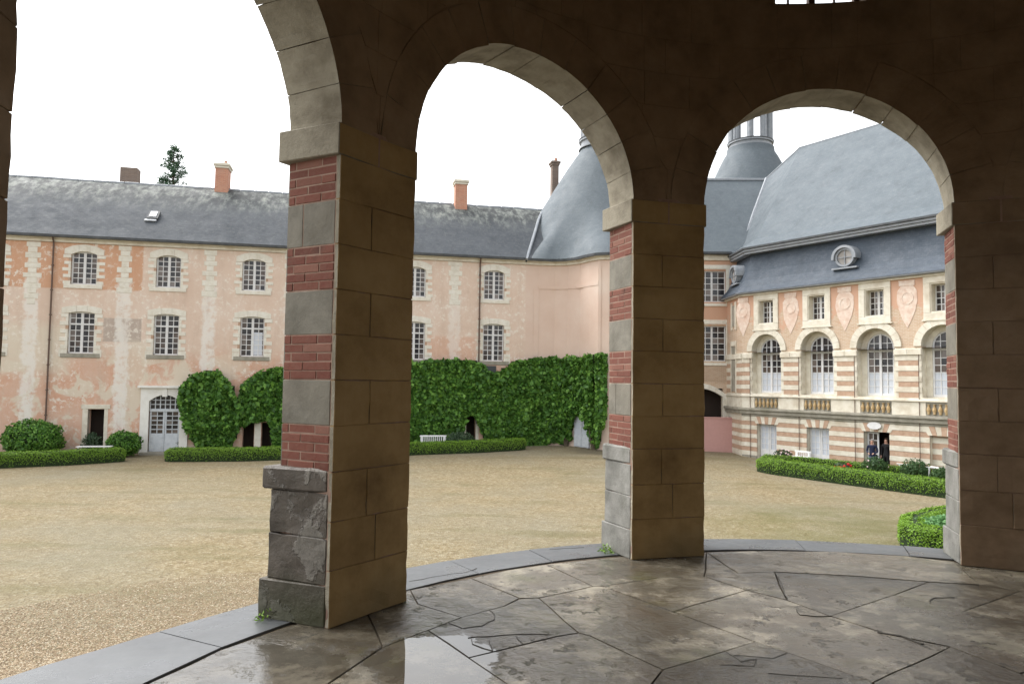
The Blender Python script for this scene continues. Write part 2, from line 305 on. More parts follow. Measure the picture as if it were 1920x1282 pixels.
def _slate(name, c0, c1, lich, lf, zr=None, zgrad=None, rough=.42, spec=.5):
    g = NG(name); s = g.sep(); cb = g.n('ShaderNodeCombineXYZ'); g.set(cb.inputs[0], g.math('ADD', s[0], g.math('MULTIPLY', s[1], .35))); g.set(cb.inputs[1], s[2])
    b = g.n('ShaderNodeTexBrick'); g.set(b.inputs['Vector'], cb.outputs[0]); b.inputs['Color1'].default_value = (*c0, 1); b.inputs['Color2'].default_value = (*c1, 1); b.inputs['Mortar'].default_value = (c0[0]*.6, c0[1]*.6, c0[2]*.6, 1)
    b.inputs['Scale'].default_value = 1; b.inputs['Brick Width'].default_value = .22; b.inputs['Row Height'].default_value = .11; b.inputs['Mortar Size'].default_value = .006; b.inputs['Bias'].default_value = 0
    n1 = g.noise(1.3, 8, .75); n2 = g.noise(5, 6, .75); nv = g.noise(2.2, 8, .72, vec=g.mapv((1, .5, .25)))
    c = g.mix(.6, b.outputs[0], g.mix(g.ramp(g.noise(.5, 7, .7), [(.35, 0.), (.65, 1.)]), c0, c1)); c = g.mix(g.ramp(g.noise(.9, 8, .7, vec=g.mapv((1.4, 1.4, .25))), [(.5, 0.), (.75, .45)]), c, tuple(x*.55 for x in c0)); c = g.mix(g.math('MULTIPLY', g.ramp(n2, [(.52, 0.), (.7, 1.)]), lf), c, lich)
    if zr:   # old moss and lichen gathered under the ridge
        x = g.n('ShaderNodeMapRange', interpolation_type='SMOOTHSTEP'); g.set(x.inputs[0], g.math('ADD', s[2], g.math('MULTIPLY', nv, 1.6))); x.inputs[1].default_value = zr[0] + .8; x.inputs[2].default_value = zr[1] + .8
        c = g.mix(g.math('MULTIPLY', x.outputs[0], .85), c, g.ramp(nv, [(.38, (.028, .030, .028)), (.47, (.065, .07, .066)), (.54, (.15, .16, .145)), (.66, (.27, .285, .25))]))
    return g.fin(c, g.ramp(n1, [(.3, rough - .1), (.7, rough + .15)]), g.bump(g.math('ADD', b.outputs['Fac'], n2), .35, .012), spec)
M['slate_left'] = _slate('mossy_slate', (.052, .060, .070), (.085, .094, .105), (.16, .165, .155), .4, (11.3, 13.5), rough=.7, spec=.25)
M['slate'] = _slate('blue_grey_slate', (.095, .115, .13), (.125, .147, .163), (.18, .20, .21), .4, rough=.65, spec=.25)
M['slate_dark'] = _slate('dark_slate', (.04, .055, .075), (.075, .093, .118), (.12, .135, .155), .4, rough=.6, spec=.3)
M['lead'] = mat_stone('zinc_and_lead', (.20, .22, .245), (.27, .29, .315), (.34, .355, .375), (.2, .22, .24), .3, 3, .004, .45, .5)
M['gutter'] = mat_stone('dark_gutter_zinc', (.045, .05, .055), (.07, .075, .08), (.11, .115, .12), scale=3, bumpd=.004, rough=.5)
M['white'] = mat_stone('white_joinery_paint', (.60, .60, .60), (.66, .66, .66), (.70, .70, .70), (.45, .42, .38), .15, 6, .003, .55)
M['greywhite'] = mat_stone('grey_white_door_paint', (.46, .49, .52), (.56, .59, .62), (.66, .68, .70), (.35, .34, .32), .3, 6, .003, .6)
M['cream_trim'] = mat_stone('cream_door_case', (.70, .68, .63), (.77, .755, .71), (.80, .79, .76), (.45, .40, .30), .25, 3, .006)
def _glass():
    g = NG('old_window_glass'); r_ = g.island(); 
    c = g.ramp(r_, [(0, (.012, .013, .018)), (.45, (.025, .022, .024)), (.7, (.075, .055, .045)), (.9, (.13, .10, .085)), (1, (.20, .18, .17))])
    return g.fin(c, .12, g.bump(g.noise(3, 2), .15, .02), .5)
M['glass'] = _glass()
def _curtain():
    g = NG('curtained_glass'); s = g.sep(); w = g.n('ShaderNodeTexWave'); g.set(w.inputs['Vector'], g.P); w.inputs['Scale'].default_value = 5; w.inputs['Distortion'].default_value = 2
    return g.fin(g.mix(w.outputs['Fac'], (.42, .46, .52), (.62, .65, .70)), .3, None, .5)
M['curtain'] = _curtain()
def flat(name, c, rough=.8, spec=.3, n=.15):
    g = NG(name); return g.fin(g.mix(g.ramp(g.noise(7, 5), [(.3, 0.), (.7, n)]), c, tuple(x * .5 for x in c)), rough, None, spec)
M['grime'] = flat('dirt_in_cracks', (.045, .038, .027), .6)
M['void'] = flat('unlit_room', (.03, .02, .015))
M['iron'] = flat('rusty_drainpipe_iron', (.13, .085, .065), .6)
M['pink'] = flat('pink_painted_gate', (.52, .30, .27), .8)
M['timber'] = flat('old_oak', (.10, .05, .03), .7)
M['garden_white'] = flat('white_garden_paint', (.80, .80, .79), .5, n=.05)
M['bark'] = mat_stone('bark', (.06, .045, .03), (.10, .08, .055), (.15, .12, .09), scale=9, bumpd=.02)
def mat_leaf(name, stops, trans=.25, rough=.5):
    g = NG(name); c = g.ramp(g.math('ADD', g.math('MULTIPLY', g.island(), .6), g.math('MULTIPLY', g.noise(1.3, 4, .6), .5)), stops)
    g.fin(c, rough, None, .35)
    tr = g.n('ShaderNodeBsdfTranslucent'); g.set(tr.inputs[0], c); mx = g.n('ShaderNodeMixShader'); mx.inputs[0].default_value = trans
    g.t.links.new(g.b.outputs[0], mx.inputs[1]); g.t.links.new(tr.outputs[0], mx.inputs[2]); g.t.links.new(mx.outputs[0], g.out.inputs[0]); return g.mat
M['ivy'] = mat_leaf('climber_leaves', [(.1, (.018, .055, .010)), (.35, (.05, .14, .022)), (.6, (.10, .235, .036)), (.85, (.175, .35, .052)), (1, (.27, .46, .08))])
M['box'] = mat_leaf('box_leaves', [(.1, (.10, .20, .016)), (.5, (.155, .29, .022)), (.8, (.20, .35, .03)), (1, (.27, .42, .045))])
M['dark_leaf'] = mat_leaf('dark_shrub_leaves', [(.1, (.03, .065, .022)), (.5, (.05, .11, .035)), (1, (.10, .18, .06))])
M['rose_leaf'] = mat_leaf('rose_leaves', [(.1, (.03, .06, .03)), (.5, (.055, .10, .05)), (1, (.12, .17, .09))])
M['sedum'] = mat_leaf('sedum_leaves', [(.1, (.07, .17, .06)), (.6, (.13, .28, .10)), (1, (.20, .38, .15))])
M['conifer'] = mat_leaf('conifer_needles', [(.1, (.035, .08, .05)), (.6, (.06, .13, .07)), (1, (.10, .19, .10))], .15)
M['petal'] = flat('red_rose_petals', (.62, .03, .04), .6)
M['petal_pale'] = flat('pale_rose_petals', (.80, .62, .62), .6)
M['soil'] = flat('damp_soil', (.10, .07, .045), .95)
M['core'] = flat('inner_twigs', (.02, .035, .012), .95)  # dark body added beneath the leaves, shade between them put into its colour
M['lawn'] = flat('rough_grass', (.07, .12, .03), .95)

# ------------------------------------------------------------------ setting: ground
def build_ground():
    inner = np.arange(-60, 61, 1.0); xs = np.concatenate([[-700, -300, -120], inner, [120, 300, 700]]); ys = np.concatenate([[-700, -200, -60], np.arange(-20, 81, 1.0), [150, 400, 900]])
    X, Y = np.meshgrid(xs, ys); Z = gz(X, Y); mb = MB(); mb.strip([[(X[i, j], Y[i, j], Z[i, j]) for j in range(len(xs))] for i in range(len(ys))])
    mb.build('ground', M['gravel'], smooth=True, kind='structure')
    # loose pebbles swept into a drift along the foot of the steps, seen nearest at lower left
    N = 42000; c = []
    px = -60 + 760*rng.random(N)**1.5; t = rng.random(N) ** 1.7
    base = np.interp(px, [-60, 0, 133, 280, 400, 500, 768, 1000], [1285, 1272, 1234, 1194, 1156, 1129, 1065, 1030])
    py = base + 22 - t * np.interp(px, [0, 300, 500, 1000], [150, 125, 80, 40])
    P = np.array([at_z(a, b, GZ) for a, b in zip(px, py)]); P = P[np.hypot(P[:, 0] - CX, P[:, 1] - CY) > 10.6]
    n = len(P); s = rng.uniform(.008, .019, n) * rng.uniform(.8, 1.3, n)
    base_v = np.array([(1, 0, 0), (0, 1, 0), (-1, 0, 0), (0, -1, 0), (0, 0, .7), (0, 0, -.5)]); base_f = np.array([(0, 1, 4), (1, 2, 4), (2, 3, 4), (3, 0, 4)])
    a = rng.uniform(0, 2*PI, n); ca, sa = np.cos(a), np.sin(a)
    V = base_v[None] * np.stack([s * rng.uniform(.7, 1.4, n), s, s * .8], 1)[:, None]; V = np.stack([V[..., 0]*ca[:, None] - V[..., 1]*sa[:, None], V[..., 0]*sa[:, None] + V[..., 1]*ca[:, None], V[..., 2]], -1)
    V += np.stack([P[:, 0], P[:, 1], np.full(n, GZ + .004)], 1)[:, None]
    Fc = (base_f[None] + (np.arange(n) * 6)[:, None, None]).reshape(-1, 3)
    o = npmesh('loose_gravel', V.reshape(-1, 3), Fc, M['pebble']); props(o, 'loose brown gravel swept along the foot of the stone steps', 'gravel', kind='stuff')
def npmesh(name, V, Fc, mat, parent=None, smooth=False, **k):
    me = bpy.data.meshes.new(name); nf, nv = Fc.shape
    me.vertices.add(len(V)); me.vertices.foreach_set('co', V.astype(np.float32).ravel()); me.loops.add(nf * nv); me.loops.foreach_set('vertex_index', Fc.astype(np.int32).ravel())
    me.polygons.add(nf); me.polygons.foreach_set('loop_start', np.arange(0, nf * nv, nv, dtype=np.int32)); me.polygons.foreach_set('loop_total', np.full(nf, nv, dtype=np.int32))
    me.materials.append(mat); me.update(calc_edges=True); me.validate()
    return link(name, me, parent, **k)
def leaves(name, P, Nn, size, mat, parent=None, tilt=.6, aspect=.62, **k):
    n = len(P); Nn = Nn + rng.normal(0, tilt, (n, 3)); Nn /= np.linalg.norm(Nn, axis=1)[:, None] + 1e-9
    r_ = rng.normal(0, 1, (n, 3)) + np.array([0, 0, -.8]); t = r_ - (r_ * Nn).sum(1)[:, None] * Nn; t /= np.linalg.norm(t, axis=1)[:, None] + 1e-9; b = np.cross(Nn, t)
    s = (np.full(n, size) if np.isscalar(size) else size) * rng.uniform(.65, 1.3, n); s = s[:, None]
    V = np.stack([P - t*s*.5, P + b*s*aspect*.5 - Nn*s*.08, P + t*s*.55 - Nn*s*.12, P - b*s*aspect*.5 - Nn*s*.08], 1)
    Fc = np.arange(n * 4).reshape(n, 4)
    return npmesh(name, V.reshape(-1, 3), Fc, mat, parent, **k)
build_ground()

# ------------------------------------------------------------------ rotunda: floor
FLR = empty('rotunda_floor', (0, 0, 0)); FLR['kind'] = 'structure'
def floor_poly(pts, name='flagstone', mat='floor', inset=.007, dz=0.):
    P = []
    for q in pts:
        if q[0] == 'p': x, y, _ = pol(q[2], q[1])
        else: x, y, _ = at_z(q[0], q[1], 0)
        P.append((x, y))
    ar = sum(P[i][0]*P[(i+1) % len(P)][1] - P[(i+1) % len(P)][0]*P[i][1] for i in range(len(P)))
    if ar < 0: P = P[::-1]
    # subdivide + wobble, then inset
    Q = []
    for i in range(len(P)):
        a, b = P[i], P[(i+1) % len(P)]; L = math.hypot(b[0]-a[0], b[1]-a[1]); k = max(1, int(L / .22))
        for j in range(k):
            t = j / k; x, y = a[0] + (b[0]-a[0])*t, a[1] + (b[1]-a[1])*t
            w = mnoise.noise_vector(Vector((x*3, y*3, 1)))*.010; Q.append((x + w[0], y + w[1]))
    n = len(Q); top = []; I2 = []
    for i in range(n):
        a, b, c = Vector(Q[i-1]), Vector(Q[i]), Vector(Q[(i+1) % n]); d1 = (b-a).normalized(); d2 = (c-b).normalized(); nn_ = Vector((-(d1+d2)[1], (d1+d2)[0])); nn_ = nn_.normalized() if nn_.length > 1e-4 else Vector((-d1[1], d1[0]))
        q = b + nn_*inset; I2.append((q[0], q[1])); q2 = b + nn_*(inset+.0005); top.append((q2[0], q2[1]))
    gx, gy = random.uniform(-.0012, .0012), random.uniform(-.0012, .0012); h = dz + random.uniform(-.003, .002); cx = sum(q[0] for q in Q)/n; cy = sum(q[1] for q in Q)/n
    hz = lambda q: h + gx*(q[0]-cx) + gy*(q[1]-cy)
    mb = MB(); k = 0
    A = [(x, y, -.08) for x, y in I2]; B = [(x, y, hz((x, y)) - .006) for x, y in I2]; T = [(x, y, hz((x, y))) for x, y in top]
    mb.loft(A, B, cap=False); mb.loft(B, T, cap=False)
    k = len(mb.v); mb.v += T; mb.f.append(tuple(range(k, k+n))); mb.m.append(0)
    return mb.build(name, M[mat], FLR)
slabs = [
 [('p',4.59,178),('p',4.59,170),('p',4.585,164),('p',4.57,158),('p',4.51,152),('p',4.44,146),('p',4.25,145.5),(717,1212),('p',3.72,158),('p',3.72,166),('p',3.72,178)],
 [('p',4.44,146),('p',4.43,141),(768,1105),(784,1131),(864,1156),(802,1181),(717,1212),('p',4.25,145.5)],
 [(768,1105),(883,1083),(975,1120),(947,1134.6),(864,1156),(784,1131)],
 [(883,1083),(954,1067),(1025,1057),(1113,1098),(1011,1120),(975,1120)],
 [(1025,1057),(1131,1046),('p',4.42,106),('p',4.42,101),(1325,1035),(1321,1080),(1237,1082),(1131,1098),(1113,1098)],
 [(1325,1035),(1438,1032.6),(1559,1033.6),(1700,1042),(1789,1053),(1838,1096),(1740,1090),(1600,1079),(1452,1072),(1382,1074)],
 [(1321,1080),(1325,1035),(1382,1074),(1452,1072),(1462,1098),(1474,1124),(1399,1106)],
 [(1452,1072),(1600,1079),(1740,1090),(1675,1115),(1558,1154),(1474,1124),(1462,1098)],
 [(1740,1090),(1838,1096),('p',3.5,65),(1806,1145),(1675,1115)],
 [('p',3.72,178),('p',3.72,166),('p',3.72,158),(717,1212),(802,1181),(880,1232),(954,1282),('p',2.95,166),('p',2.95,178)],
 [(802,1181),(864,1156),(947,1135),(975,1122),(1011,1120),(1085,1186),(1042,1193),(880,1232)],
 [(1011,1120),(1113,1098),(1131,1098),(1263,1146),(1280,1152),(1417,1202),(1244,1255),(1106,1191),(1085,1186)],
 [(1131,1098),(1237,1082),(1321,1080),(1399,1106),(1297,1134.5),(1263,1146)],
 [(1263,1146),(1297,1134.5),(1399,1106),(1474,1124),(1558,1154),(1665,1188),(1782,1212),(1636,1278),(1417,1202),(1280,1152)],
 [(880,1232),(1042,1193),(1085,1186),(1106,1191),(1244,1255),('p',2.2,150),(954,1282)],
 [(1244,1255),(1417,1202),(1636,1278),('p',1.3,125),('p',1.5,142),('p',2.2,150)],
 [(1558,1154),(1675,1115),(1806,1145),('p',2.6,64),('p',1.9,66),(1913,1262),(1782,1212),(1665,1188)],
 [(1636,1278),(1782,1212),(1913,1262),('p',1.2,70),('p',1.2,100),('p',1.3,125)],
 [(1789,1053),('p',4.42,62),('p',4.42,56),('p',3.4,54),('p',3.5,65),(1838,1096)],
 [('p',3.5,65),('p',3.4,54),('p',2.5,52),('p',2.6,64),(1806,1145)],
 [('p',2.6,64),('p',2.5,52),('p',1.3,48),('p',1.2,70),(1913,1262),('p',1.9,66)],
 [('p',1.2,70),('p',1.3,48),('p',1.3,10),('p',1.3,-40),('p',1.3,-90),('p',1.3,-140),('p',1.3,-180),('p',1.5,142),('p',1.3,125),('p',1.2,100)],
]
for s_ in slabs: floor_poly(s_)
for (r0, r1, a0, a1, st) in ((2.95, 3.72, 178, 416, 21), (3.72, 4.3, 178, 416, 18), (1.4, 2.95, 166, 414, 31)):
    k = max(1, round((a1-a0)/st)); dd = (a1-a0)/k
    for i in range(k):
        A = a0 + i*dd; floor_poly([('p', r1, A), ('p', r1, A+dd/2), ('p', r1, A+dd), ('p', r0, A+dd), ('p', r0, A+dd/2), ('p', r0, A)])
rko = lambda a: float(np.interp(a, [90, 125, 140, 148, 153, 158, 163, 167, 180, 200], [4.93, 4.95, 5.0, 5.04, 5.09, 5.15, 5.27, 5.38, 5.5, 5.5])); rki = lambda a: float(np.interp(a, [140, 150, 158, 170, 200], [4.45, 4.52, 4.58, 4.60, 4.60]))
cuts = [200, 184, 171, 157.5, 146, 128.8, 119, 109, 99, 86, 74, 61, 48, 35, 20, 4, -12, -24]
for i in range(len(cuts) - 1):
    a, b = cuts[i], cuts[i+1]
    floor_poly([('p', rki(a)+.01, a), ('p', rko(a), a-.5)] + [('p', rko(a+(b-a)*t), a+(b-a)*t) for t in (.25, .5, .75)] + [('p', rko(b), b-.5), ('p', rki(b)+.01, b)] + [('p', rki(a+(b-a)*t)+.01, a+(b-a)*t) for t in (.75, .5, .25)], 'kerb_stone', 'curb', .005, .003)
mb = MB(); mb.cyl((CX, CY), 4.9, GZ - .2, -.012, 96); mb.build('floor_bed', M['joint'], FLR)
# cracks and chipped mortar lines in the slabs: thin grooves filled with dark dirt
def crack(pts, w=.007):
    mb = MB(); P = [Vector(at_z(x, y, 0)) for x, y in pts]
    for a, b in zip(P, P[1:]):
        k = max(1, int((b-a).length / .05)); pr = None
        for j in range(k + 1):
            q = a.lerp(b, j / k); d = (b-a).normalized(); nn_ = Vector((-d[1], d[0], 0)); q = q + nn_ * (mnoise.noise(q*9)*.02); ww = w * (.5 + random.random())
            cur = (q - nn_*ww, q + nn_*ww)
            if pr: mb.hexa([(pr[0][0], pr[0][1], -.01), (cur[0][0], cur[0][1], -.01), (cur[1][0], cur[1][1], -.01), (pr[1][0], pr[1][1], -.01), (pr[0][0], pr[0][1], .0035), (cur[0][0], cur[0][1], .0035), (cur[1][0], cur[1][1], .0035), (pr[1][0], pr[1][1], .0035)])
            pr = cur
    mb.build('crack', M['grime'], FLR)
for c_ in ([(840,1168),(868,1177),(905,1173),(925,1161),(928,1152),(918,1143)], [(878,1196),(938,1190),(1001,1188),(1030,1190)], [(884,1198),(886,1207),(908,1214),(924,1220),(918,1200)], [(968,1192),(981,1206)],
           [(387,1168),(430,1170),(462,1160),(500,1151)], [(768,1090),(845,1076),(872,1073),(893,1065)], [(1492,1142),(1500,1152),(1530,1156),(1558,1154)], [(1744,1130),(1752,1120),(1790,1120)],
           [(1361,1220),(1390,1240),(1418,1236),(1411,1248),(1350,1246)], [(1440,1262),(1500,1266),(1580,1272)], [(1375,1228),(1450,1234),(1475,1224)], [(1455,1076),(1468,1100),(1474,1122)], [(1030,1030),(1095,1026)]): crack(c_, .0022)
crack([(1645,1185),(1690,1192),(1730,1207)], .010)
# steps of the round perron below the kerb
PS = empty('perron', (CX, CY, GZ)); PS['kind'] = 'structure'; ZOFF[PS.name] = -GZ
nst = 18
for k in range(1, nst):
    r1 = 4.92 + .325*k; z1 = -.161*k; mb = MB(); n = 72
    rows = [[((r_+rko(-40+i*260/n)-4.95)*math.cos(R(-40+i*260/n)), (r_+rko(-40+i*260/n)-4.95)*math.sin(R(-40+i*260/n)), z) for i in range(n+1)] for r_, z in ((r1, GZ-.2), (r1, z1-.03), (r1-.02, z1), (r1-.4, z1))]
    mb.strip(rows[::-1]); mb.build('step', M['curb'], PS)

# ------------------------------------------------------------------ rotunda: piers
WP = 4.9; ZIB, ZIT = 3.08, 3.297; ZS, BZ = 3.263, 1.18
courses = [.99]
for k in range(7): courses.append(courses[-1] + (ZIB - .99)/7)      # seven courses up to the impost
def j_(s=.003): return random.uniform(-s, s)
A_MID = 104.84; DA = 40.57
def roughen(o, amt, cuts=3, sc=5.):
    me = o.data; bm = bmesh.new(); bm.from_mesh(me); bmesh.ops.subdivide_edges(bm, edges=[e for e in bm.edges if e.calc_length() > .06], cuts=cuts, use_grid_fill=True); bm.normal_update()
    for v in bm.verts: v.co += v.normal * (mnoise.noise(v.co*sc + Vector((o.location.x, 3, 1)))*.7 + mnoise.noise(v.co*sc*3)*.3) * amt
    bmesh.ops.triangulate(bm, faces=bm.faces[:]); bm.to_mesh(me); bm.free()
def pier(az, label, full=True, wr=WP, warm_shade='ochre', plinth='plinth', base_col='plinth', ps=.55):
    t = empty('stone_pier', pol(az, RI + TH/2), R(az - 90), label, 'pier', 'piers of the round arcade')
    inv = (Matrix.Translation(Vector(pol(az, RI + TH/2))) @ Matrix.Rotation(R(az - 90), 4, 'Z')).inverted()
    def fin(mb, name, mat, bevel=0):
        mb.v = [tuple(inv @ Vector(v)) for v in mb.v]; return mb.build(name, mat, t, bevel)
    a0, a1 = az - wr, az + wr; e = .17   # e: depth of facing in degrees
    ze = .0
    # core of mortar
    mb = MB(); pbox(mb, a0 + .035, a1 - .035, RI + .015, RI + TH - .01, 0, ZIT + .02, 0)
    fin(mb, 'core', M['mortar'])
    # inner face ashlar (skin .07 thick)
    cs = [0, .36, .67, .99] + courses[1:]
    for i in range(len(cs) - 1):
        z0, z1 = cs[i], cs[i+1]; sp = [a0, a1] if i % 2 else [a0, az + .9 + random.uniform(-.3, .3), a1]
        if i in (0, 1): sp = [a0, a1] if i == 0 else [a0, az - .5, a1]
        for p, q in zip(sp, sp[1:]):
            mb = MB(); g = .028
            aa, bb = p + (g if p != a0 else 0), q - (g if q != a1 else 0); jj = j_(.0035); ch = lambda a: RI*math.cos(R(wr))/math.cos(R(a - az)) + .003 + jj
            mb.hexa([pol(aa, ch(aa), z0+.002), pol(aa, RI+.035, z0+.002), pol(bb, RI+.035, z0+.002), pol(bb, ch(bb), z0+.002), pol(aa, ch(aa), z1-.002), pol(aa, RI+.035, z1-.002), pol(bb, RI+.035, z1-.002), pol(bb, ch(bb), z1-.002)], [0, 0, 1, 0, 1, 0])
            roughen(fin(mb, 'ashlar_block', [M[warm_shade], M['arch']], .003), .011, 3, 9)
    # reveals: brick and stone courses alternating
    for sd in (-1, 1):
        edge = az + sd * wr; 
        def rb(r0, r1, z0, z1, pr=.0, th=.9):
            mb = MB(); A = edge + sd * pr; B = edge - sd * th
            lo, hi = min(A, B), max(A, B); pbox(mb, lo, hi, r0, r1, z0, z1); return mb
        for i in range(7):
            z0, z1 = courses[i], courses[i+1]
            if i % 2 == 0:
                nb = 5; h = (z1 - z0)/nb
                for b in range(nb):
                    r_ = RI + .038; lens = [.23, .16] if b % 2 else [.12, .22, .06]
                    tot = TH - .038; lens = [l * tot / sum(lens) for l in lens]
                    for l in lens:
                        o = fin(rb(r_ + random.uniform(.002, .006), r_ + l - random.uniform(.002, .006), z0 + b*h + random.uniform(.002, .006), z0 + (b+1)*h - random.uniform(.002, .006), random.uniform(-.03, .03)), 'brick', M['brick'], .003); r_ += l
            else:
                sp = [RI + .038, RI + TH] if (i + int(az)) % 3 else [RI + .038, RI + .33, RI + TH]
                for r0, r1 in zip(sp, sp[1:]): fin(rb(r0 + .002, r1 - .002, z0 + .003, z1 - .003, random.uniform(-.01, .03)), 'stone_block', M['reveal'], .004)
    # outer face to the court
    for i in range(len(courses) - 1):
        sp = [a0, az, a1] if i % 2 else [a0, az - 2, az + 2, a1]
        for p, q in zip(sp, sp[1:]):
            mb = MB(); pbox(mb, p + .04, q - .04, RI + TH - .02, RI + TH + .004, courses[i] + .004, courses[i+1] - .004); fin(mb, 'facing_stone', M['reveal'])
    # plinth: die and base, spreading outwards, with a rounded cap
    mp = M[base_col]
    def pl(z0, z1, sp, out, name, zt=None, bev=.012, mm=None, r0=RI + .038):
        for sd in (-1, 1):
            edge = az + sd * (wr + .03); eo = edge + sd * sp; ins = az
            mb = MB()
            if sd > 0: pbox(mb, ins, edge, r0, RI + TH + out, z0, z1, 0, ins, eo)
            else: pbox(mb, edge, ins, r0, RI + TH + out, z0, z1, 0, eo, ins)
            ro = fin(mb, name, mm or mp, bev); roughen(ro, .016 if az > 120 else .008)
    pl(.0, .26, 1.0*ps, .08*ps, 'base_stone', bev=.006); pl(.263, .56, .5*ps, .05*ps, 'plinth_stone', bev=.006); pl(.563, .847, .45*ps, .045*ps, 'plinth_stone', bev=.006)
    pl(.85, 1.005, .95*ps, .10*ps, 'plinth_cap', bev=.016)
    # impost
    for sd in (-1, 1):
        mb = MB(); edge = az + sd * (wr + .55); eo = edge + sd * .15
        if sd > 0: pbox(mb, az, edge - .25, RI + .0, RI + TH + .05, ZIB, ZIT - .004, [0, 0, 0, 0, 0, 1], az, eo)
        else: pbox(mb, edge + .25, az, RI + .0, RI + TH + .05, ZIB, ZIT - .004, [0, 0, 0, 0, 0, 1], eo, az)
        fin(mb, 'impost_stone', [M['arch'], M[warm_shade]], .006)
    return t
pier(A_MID + DA, 'nearest arcade pier, banded brick and stone, on a dark damp plinth', ps=1.)
pier(A_MID, 'middle arcade pier with red brick bands, between the climber and the striped wing', base_col='plinth_pale')
pier(A_MID - DA, 'shadowed arcade pier at the right edge with a pale stone plinth corner', warm_shade='ochre_dark', base_col='plinth_pale')
pier(187.5, 'arcade pier just showing along the left edge of the view', warm_shade='ochre_dark')
pier(A_MID - 2*DA, 'arcade pier beyond the right edge of the view', warm_shade='ochre_dark')
pier(A_MID - 3*DA, 'last arcade pier, next to the solid wall of the rotunda', warm_shade='ochre_dark')

# ------------------------------------------------------------------ rotunda: arcade wall, voussoirs, vault
AW = empty('arcade_wall', (CX, CY, 0), 0, 'curved dark wall of round arches carried on the brick and stone piers', 'wall')
def apol(az, r, z): a = R(az); return (r*math.cos(a), r*math.sin(a), z)
arches = [((150.3 + 182.6)/2, (182.6 - 150.3)/2), (A_MID + DA/2, DA/2 - WP), (A_MID - DA/2, DA/2 - WP), (A_MID - 1.5*DA, DA/2 - WP), (A_MID - 2.5*DA, DA/2 - WP)]
ZTOP = 7.0; EXT = .34; EXTD = math.degrees(EXT / RI)
for (am, wa) in arches:
    n = 13
    for i in range(n):
        t0, t1 = PI*i/n, PI*(i+1)/n; g = .004; dr = random.uniform(-.010, .010); sub = 4
        mb = MB(); ts = [t0 + g/2 + (t1-t0-g)*k/sub for k in range(sub+1)]; b = dr
        def pt(t, ext, r): return apol(am - (wa - b*4 + ext*EXTD/1.)*math.cos(t)*-1, r, ZS + (BZ - b + ext*EXT)*math.sin(t))
        for k in range(sub):
            A = [pt(ts[k], 0, RI + .002), pt(ts[k], 0, RI + TH), pt(ts[k], 1, RI + TH), pt(ts[k], 1, RI + .002)]
            B = [pt(ts[k+1], 0, RI + .002), pt(ts[k+1], 0, RI + TH), pt(ts[k+1], 1, RI + TH), pt(ts[k+1], 1, RI + .002)]
            q = len(mb.v); mb.v += A + B
            mb.f += [(q, q+1, q+5, q+4), (q+1, q+2, q+6, q+5), (q+2, q+3, q+7, q+6), (q+3, q, q+4, q+7)]; mb.m += [0, 0, 0, 1]
            if k == 0: mb.f.append((q, q+3, q+2, q+1)); mb.m.append(0)
            if k == sub-1: mb.f.append((q+4, q+5, q+6, q+7)); mb.m.append(0)
        roughen(mb.build('voussoir', [M['arch'], M['ochre_dark']], AW), .007, 2, 7)
    # intrados edge roll: pale edge stones slightly chipped
UW = [(A_MID - DA/2 - .0, 5.7, 5.30, 6.35), (A_MID + DA/2, 5.7, 5.30, 6.35), (arches[0][0], 5.7, 5.30, 6.35)]    # upper windows: az, half width deg, z0, z1
def zext(az):      # height of the extrados above a given azimuth (or springing level outside every arch)
    z = ZIT
    for am, wa in arches:
        w = wa + EXTD
        if abs(az - am) < w: z = max(z, ZS + (BZ + EXT) * math.sqrt(max(0, 1 - ((az-am)/w)**2)))
    return z
def zint(az):
    z = ZIT
    for am, wa in arches:
        if abs(az - am) < wa + .3: z = max(z, ZS + .014 + (BZ) * math.sqrt(max(0, 1 - ((az-am)/(wa+.3))**2)))
    return z
def curved_block(a0, a1, z0, z1, r0, r1, mb, m=0, low=None, seg=5):
    al = [a0 + (a1-a0)*k/seg for k in range(seg+1)]; zb = [max(z0, (low(a) + .004) if low else z0) for a in al]; any_ = False
    for k in range(seg):
        if zb[k] >= z1 - .006 and zb[k+1] >= z1 - .006: continue
        if min(zb[k], zb[k+1]) > z1 - .02: continue
        aa, ab, za, zc2 = al[k], al[k+1], zb[k], zb[k+1]
        if za > z1: t = (za - z1)/(za - zc2); aa = aa + (ab-aa)*t; za = z1 - .001
        if zc2 > z1: t = (z1 - za)/(zc2 - za); ab = aa + (ab-aa)*t; zc2 = z1 - .001
        q = len(mb.v); mb.v += [apol(a, r, z) for a, zl in ((aa, za), (ab, zc2)) for r, z in ((r0, zl), (r0, z1), (r1, z1), (r1, zl))]
        mb.f += [(q, q+4, q+5, q+1), (q+1, q+5, q+6, q+2), (q+2, q+6, q+7, q+3), (q+3, q+7, q+4, q)]; mb.m += [m]*4; any_ = True
        if k == 0 or zb[k-1] >= z1 - .006: mb.f.append((q, q+1, q+2, q+3)); mb.m.append(m)
        if k == seg-1 or zb[k+1] >= z1 - .006: mb.f.append((q+4, q+7, q+6, q+5)); mb.m.append(m)
    return any_
def inwin(a0, a1, z0, z1): return any(a1 > w[0]-w[1] and a0 < w[0]+w[1] and z1 > w[2] and z0 < w[3] for w in UW)
zc = [ZIT, 3.60, 3.90, 4.20, 4.52, 4.85, 5.30, 5.62, 5.96, 6.35, 6.7, 7.0]
wall_ends = (A_MID - 3*DA - WP, 192.4)
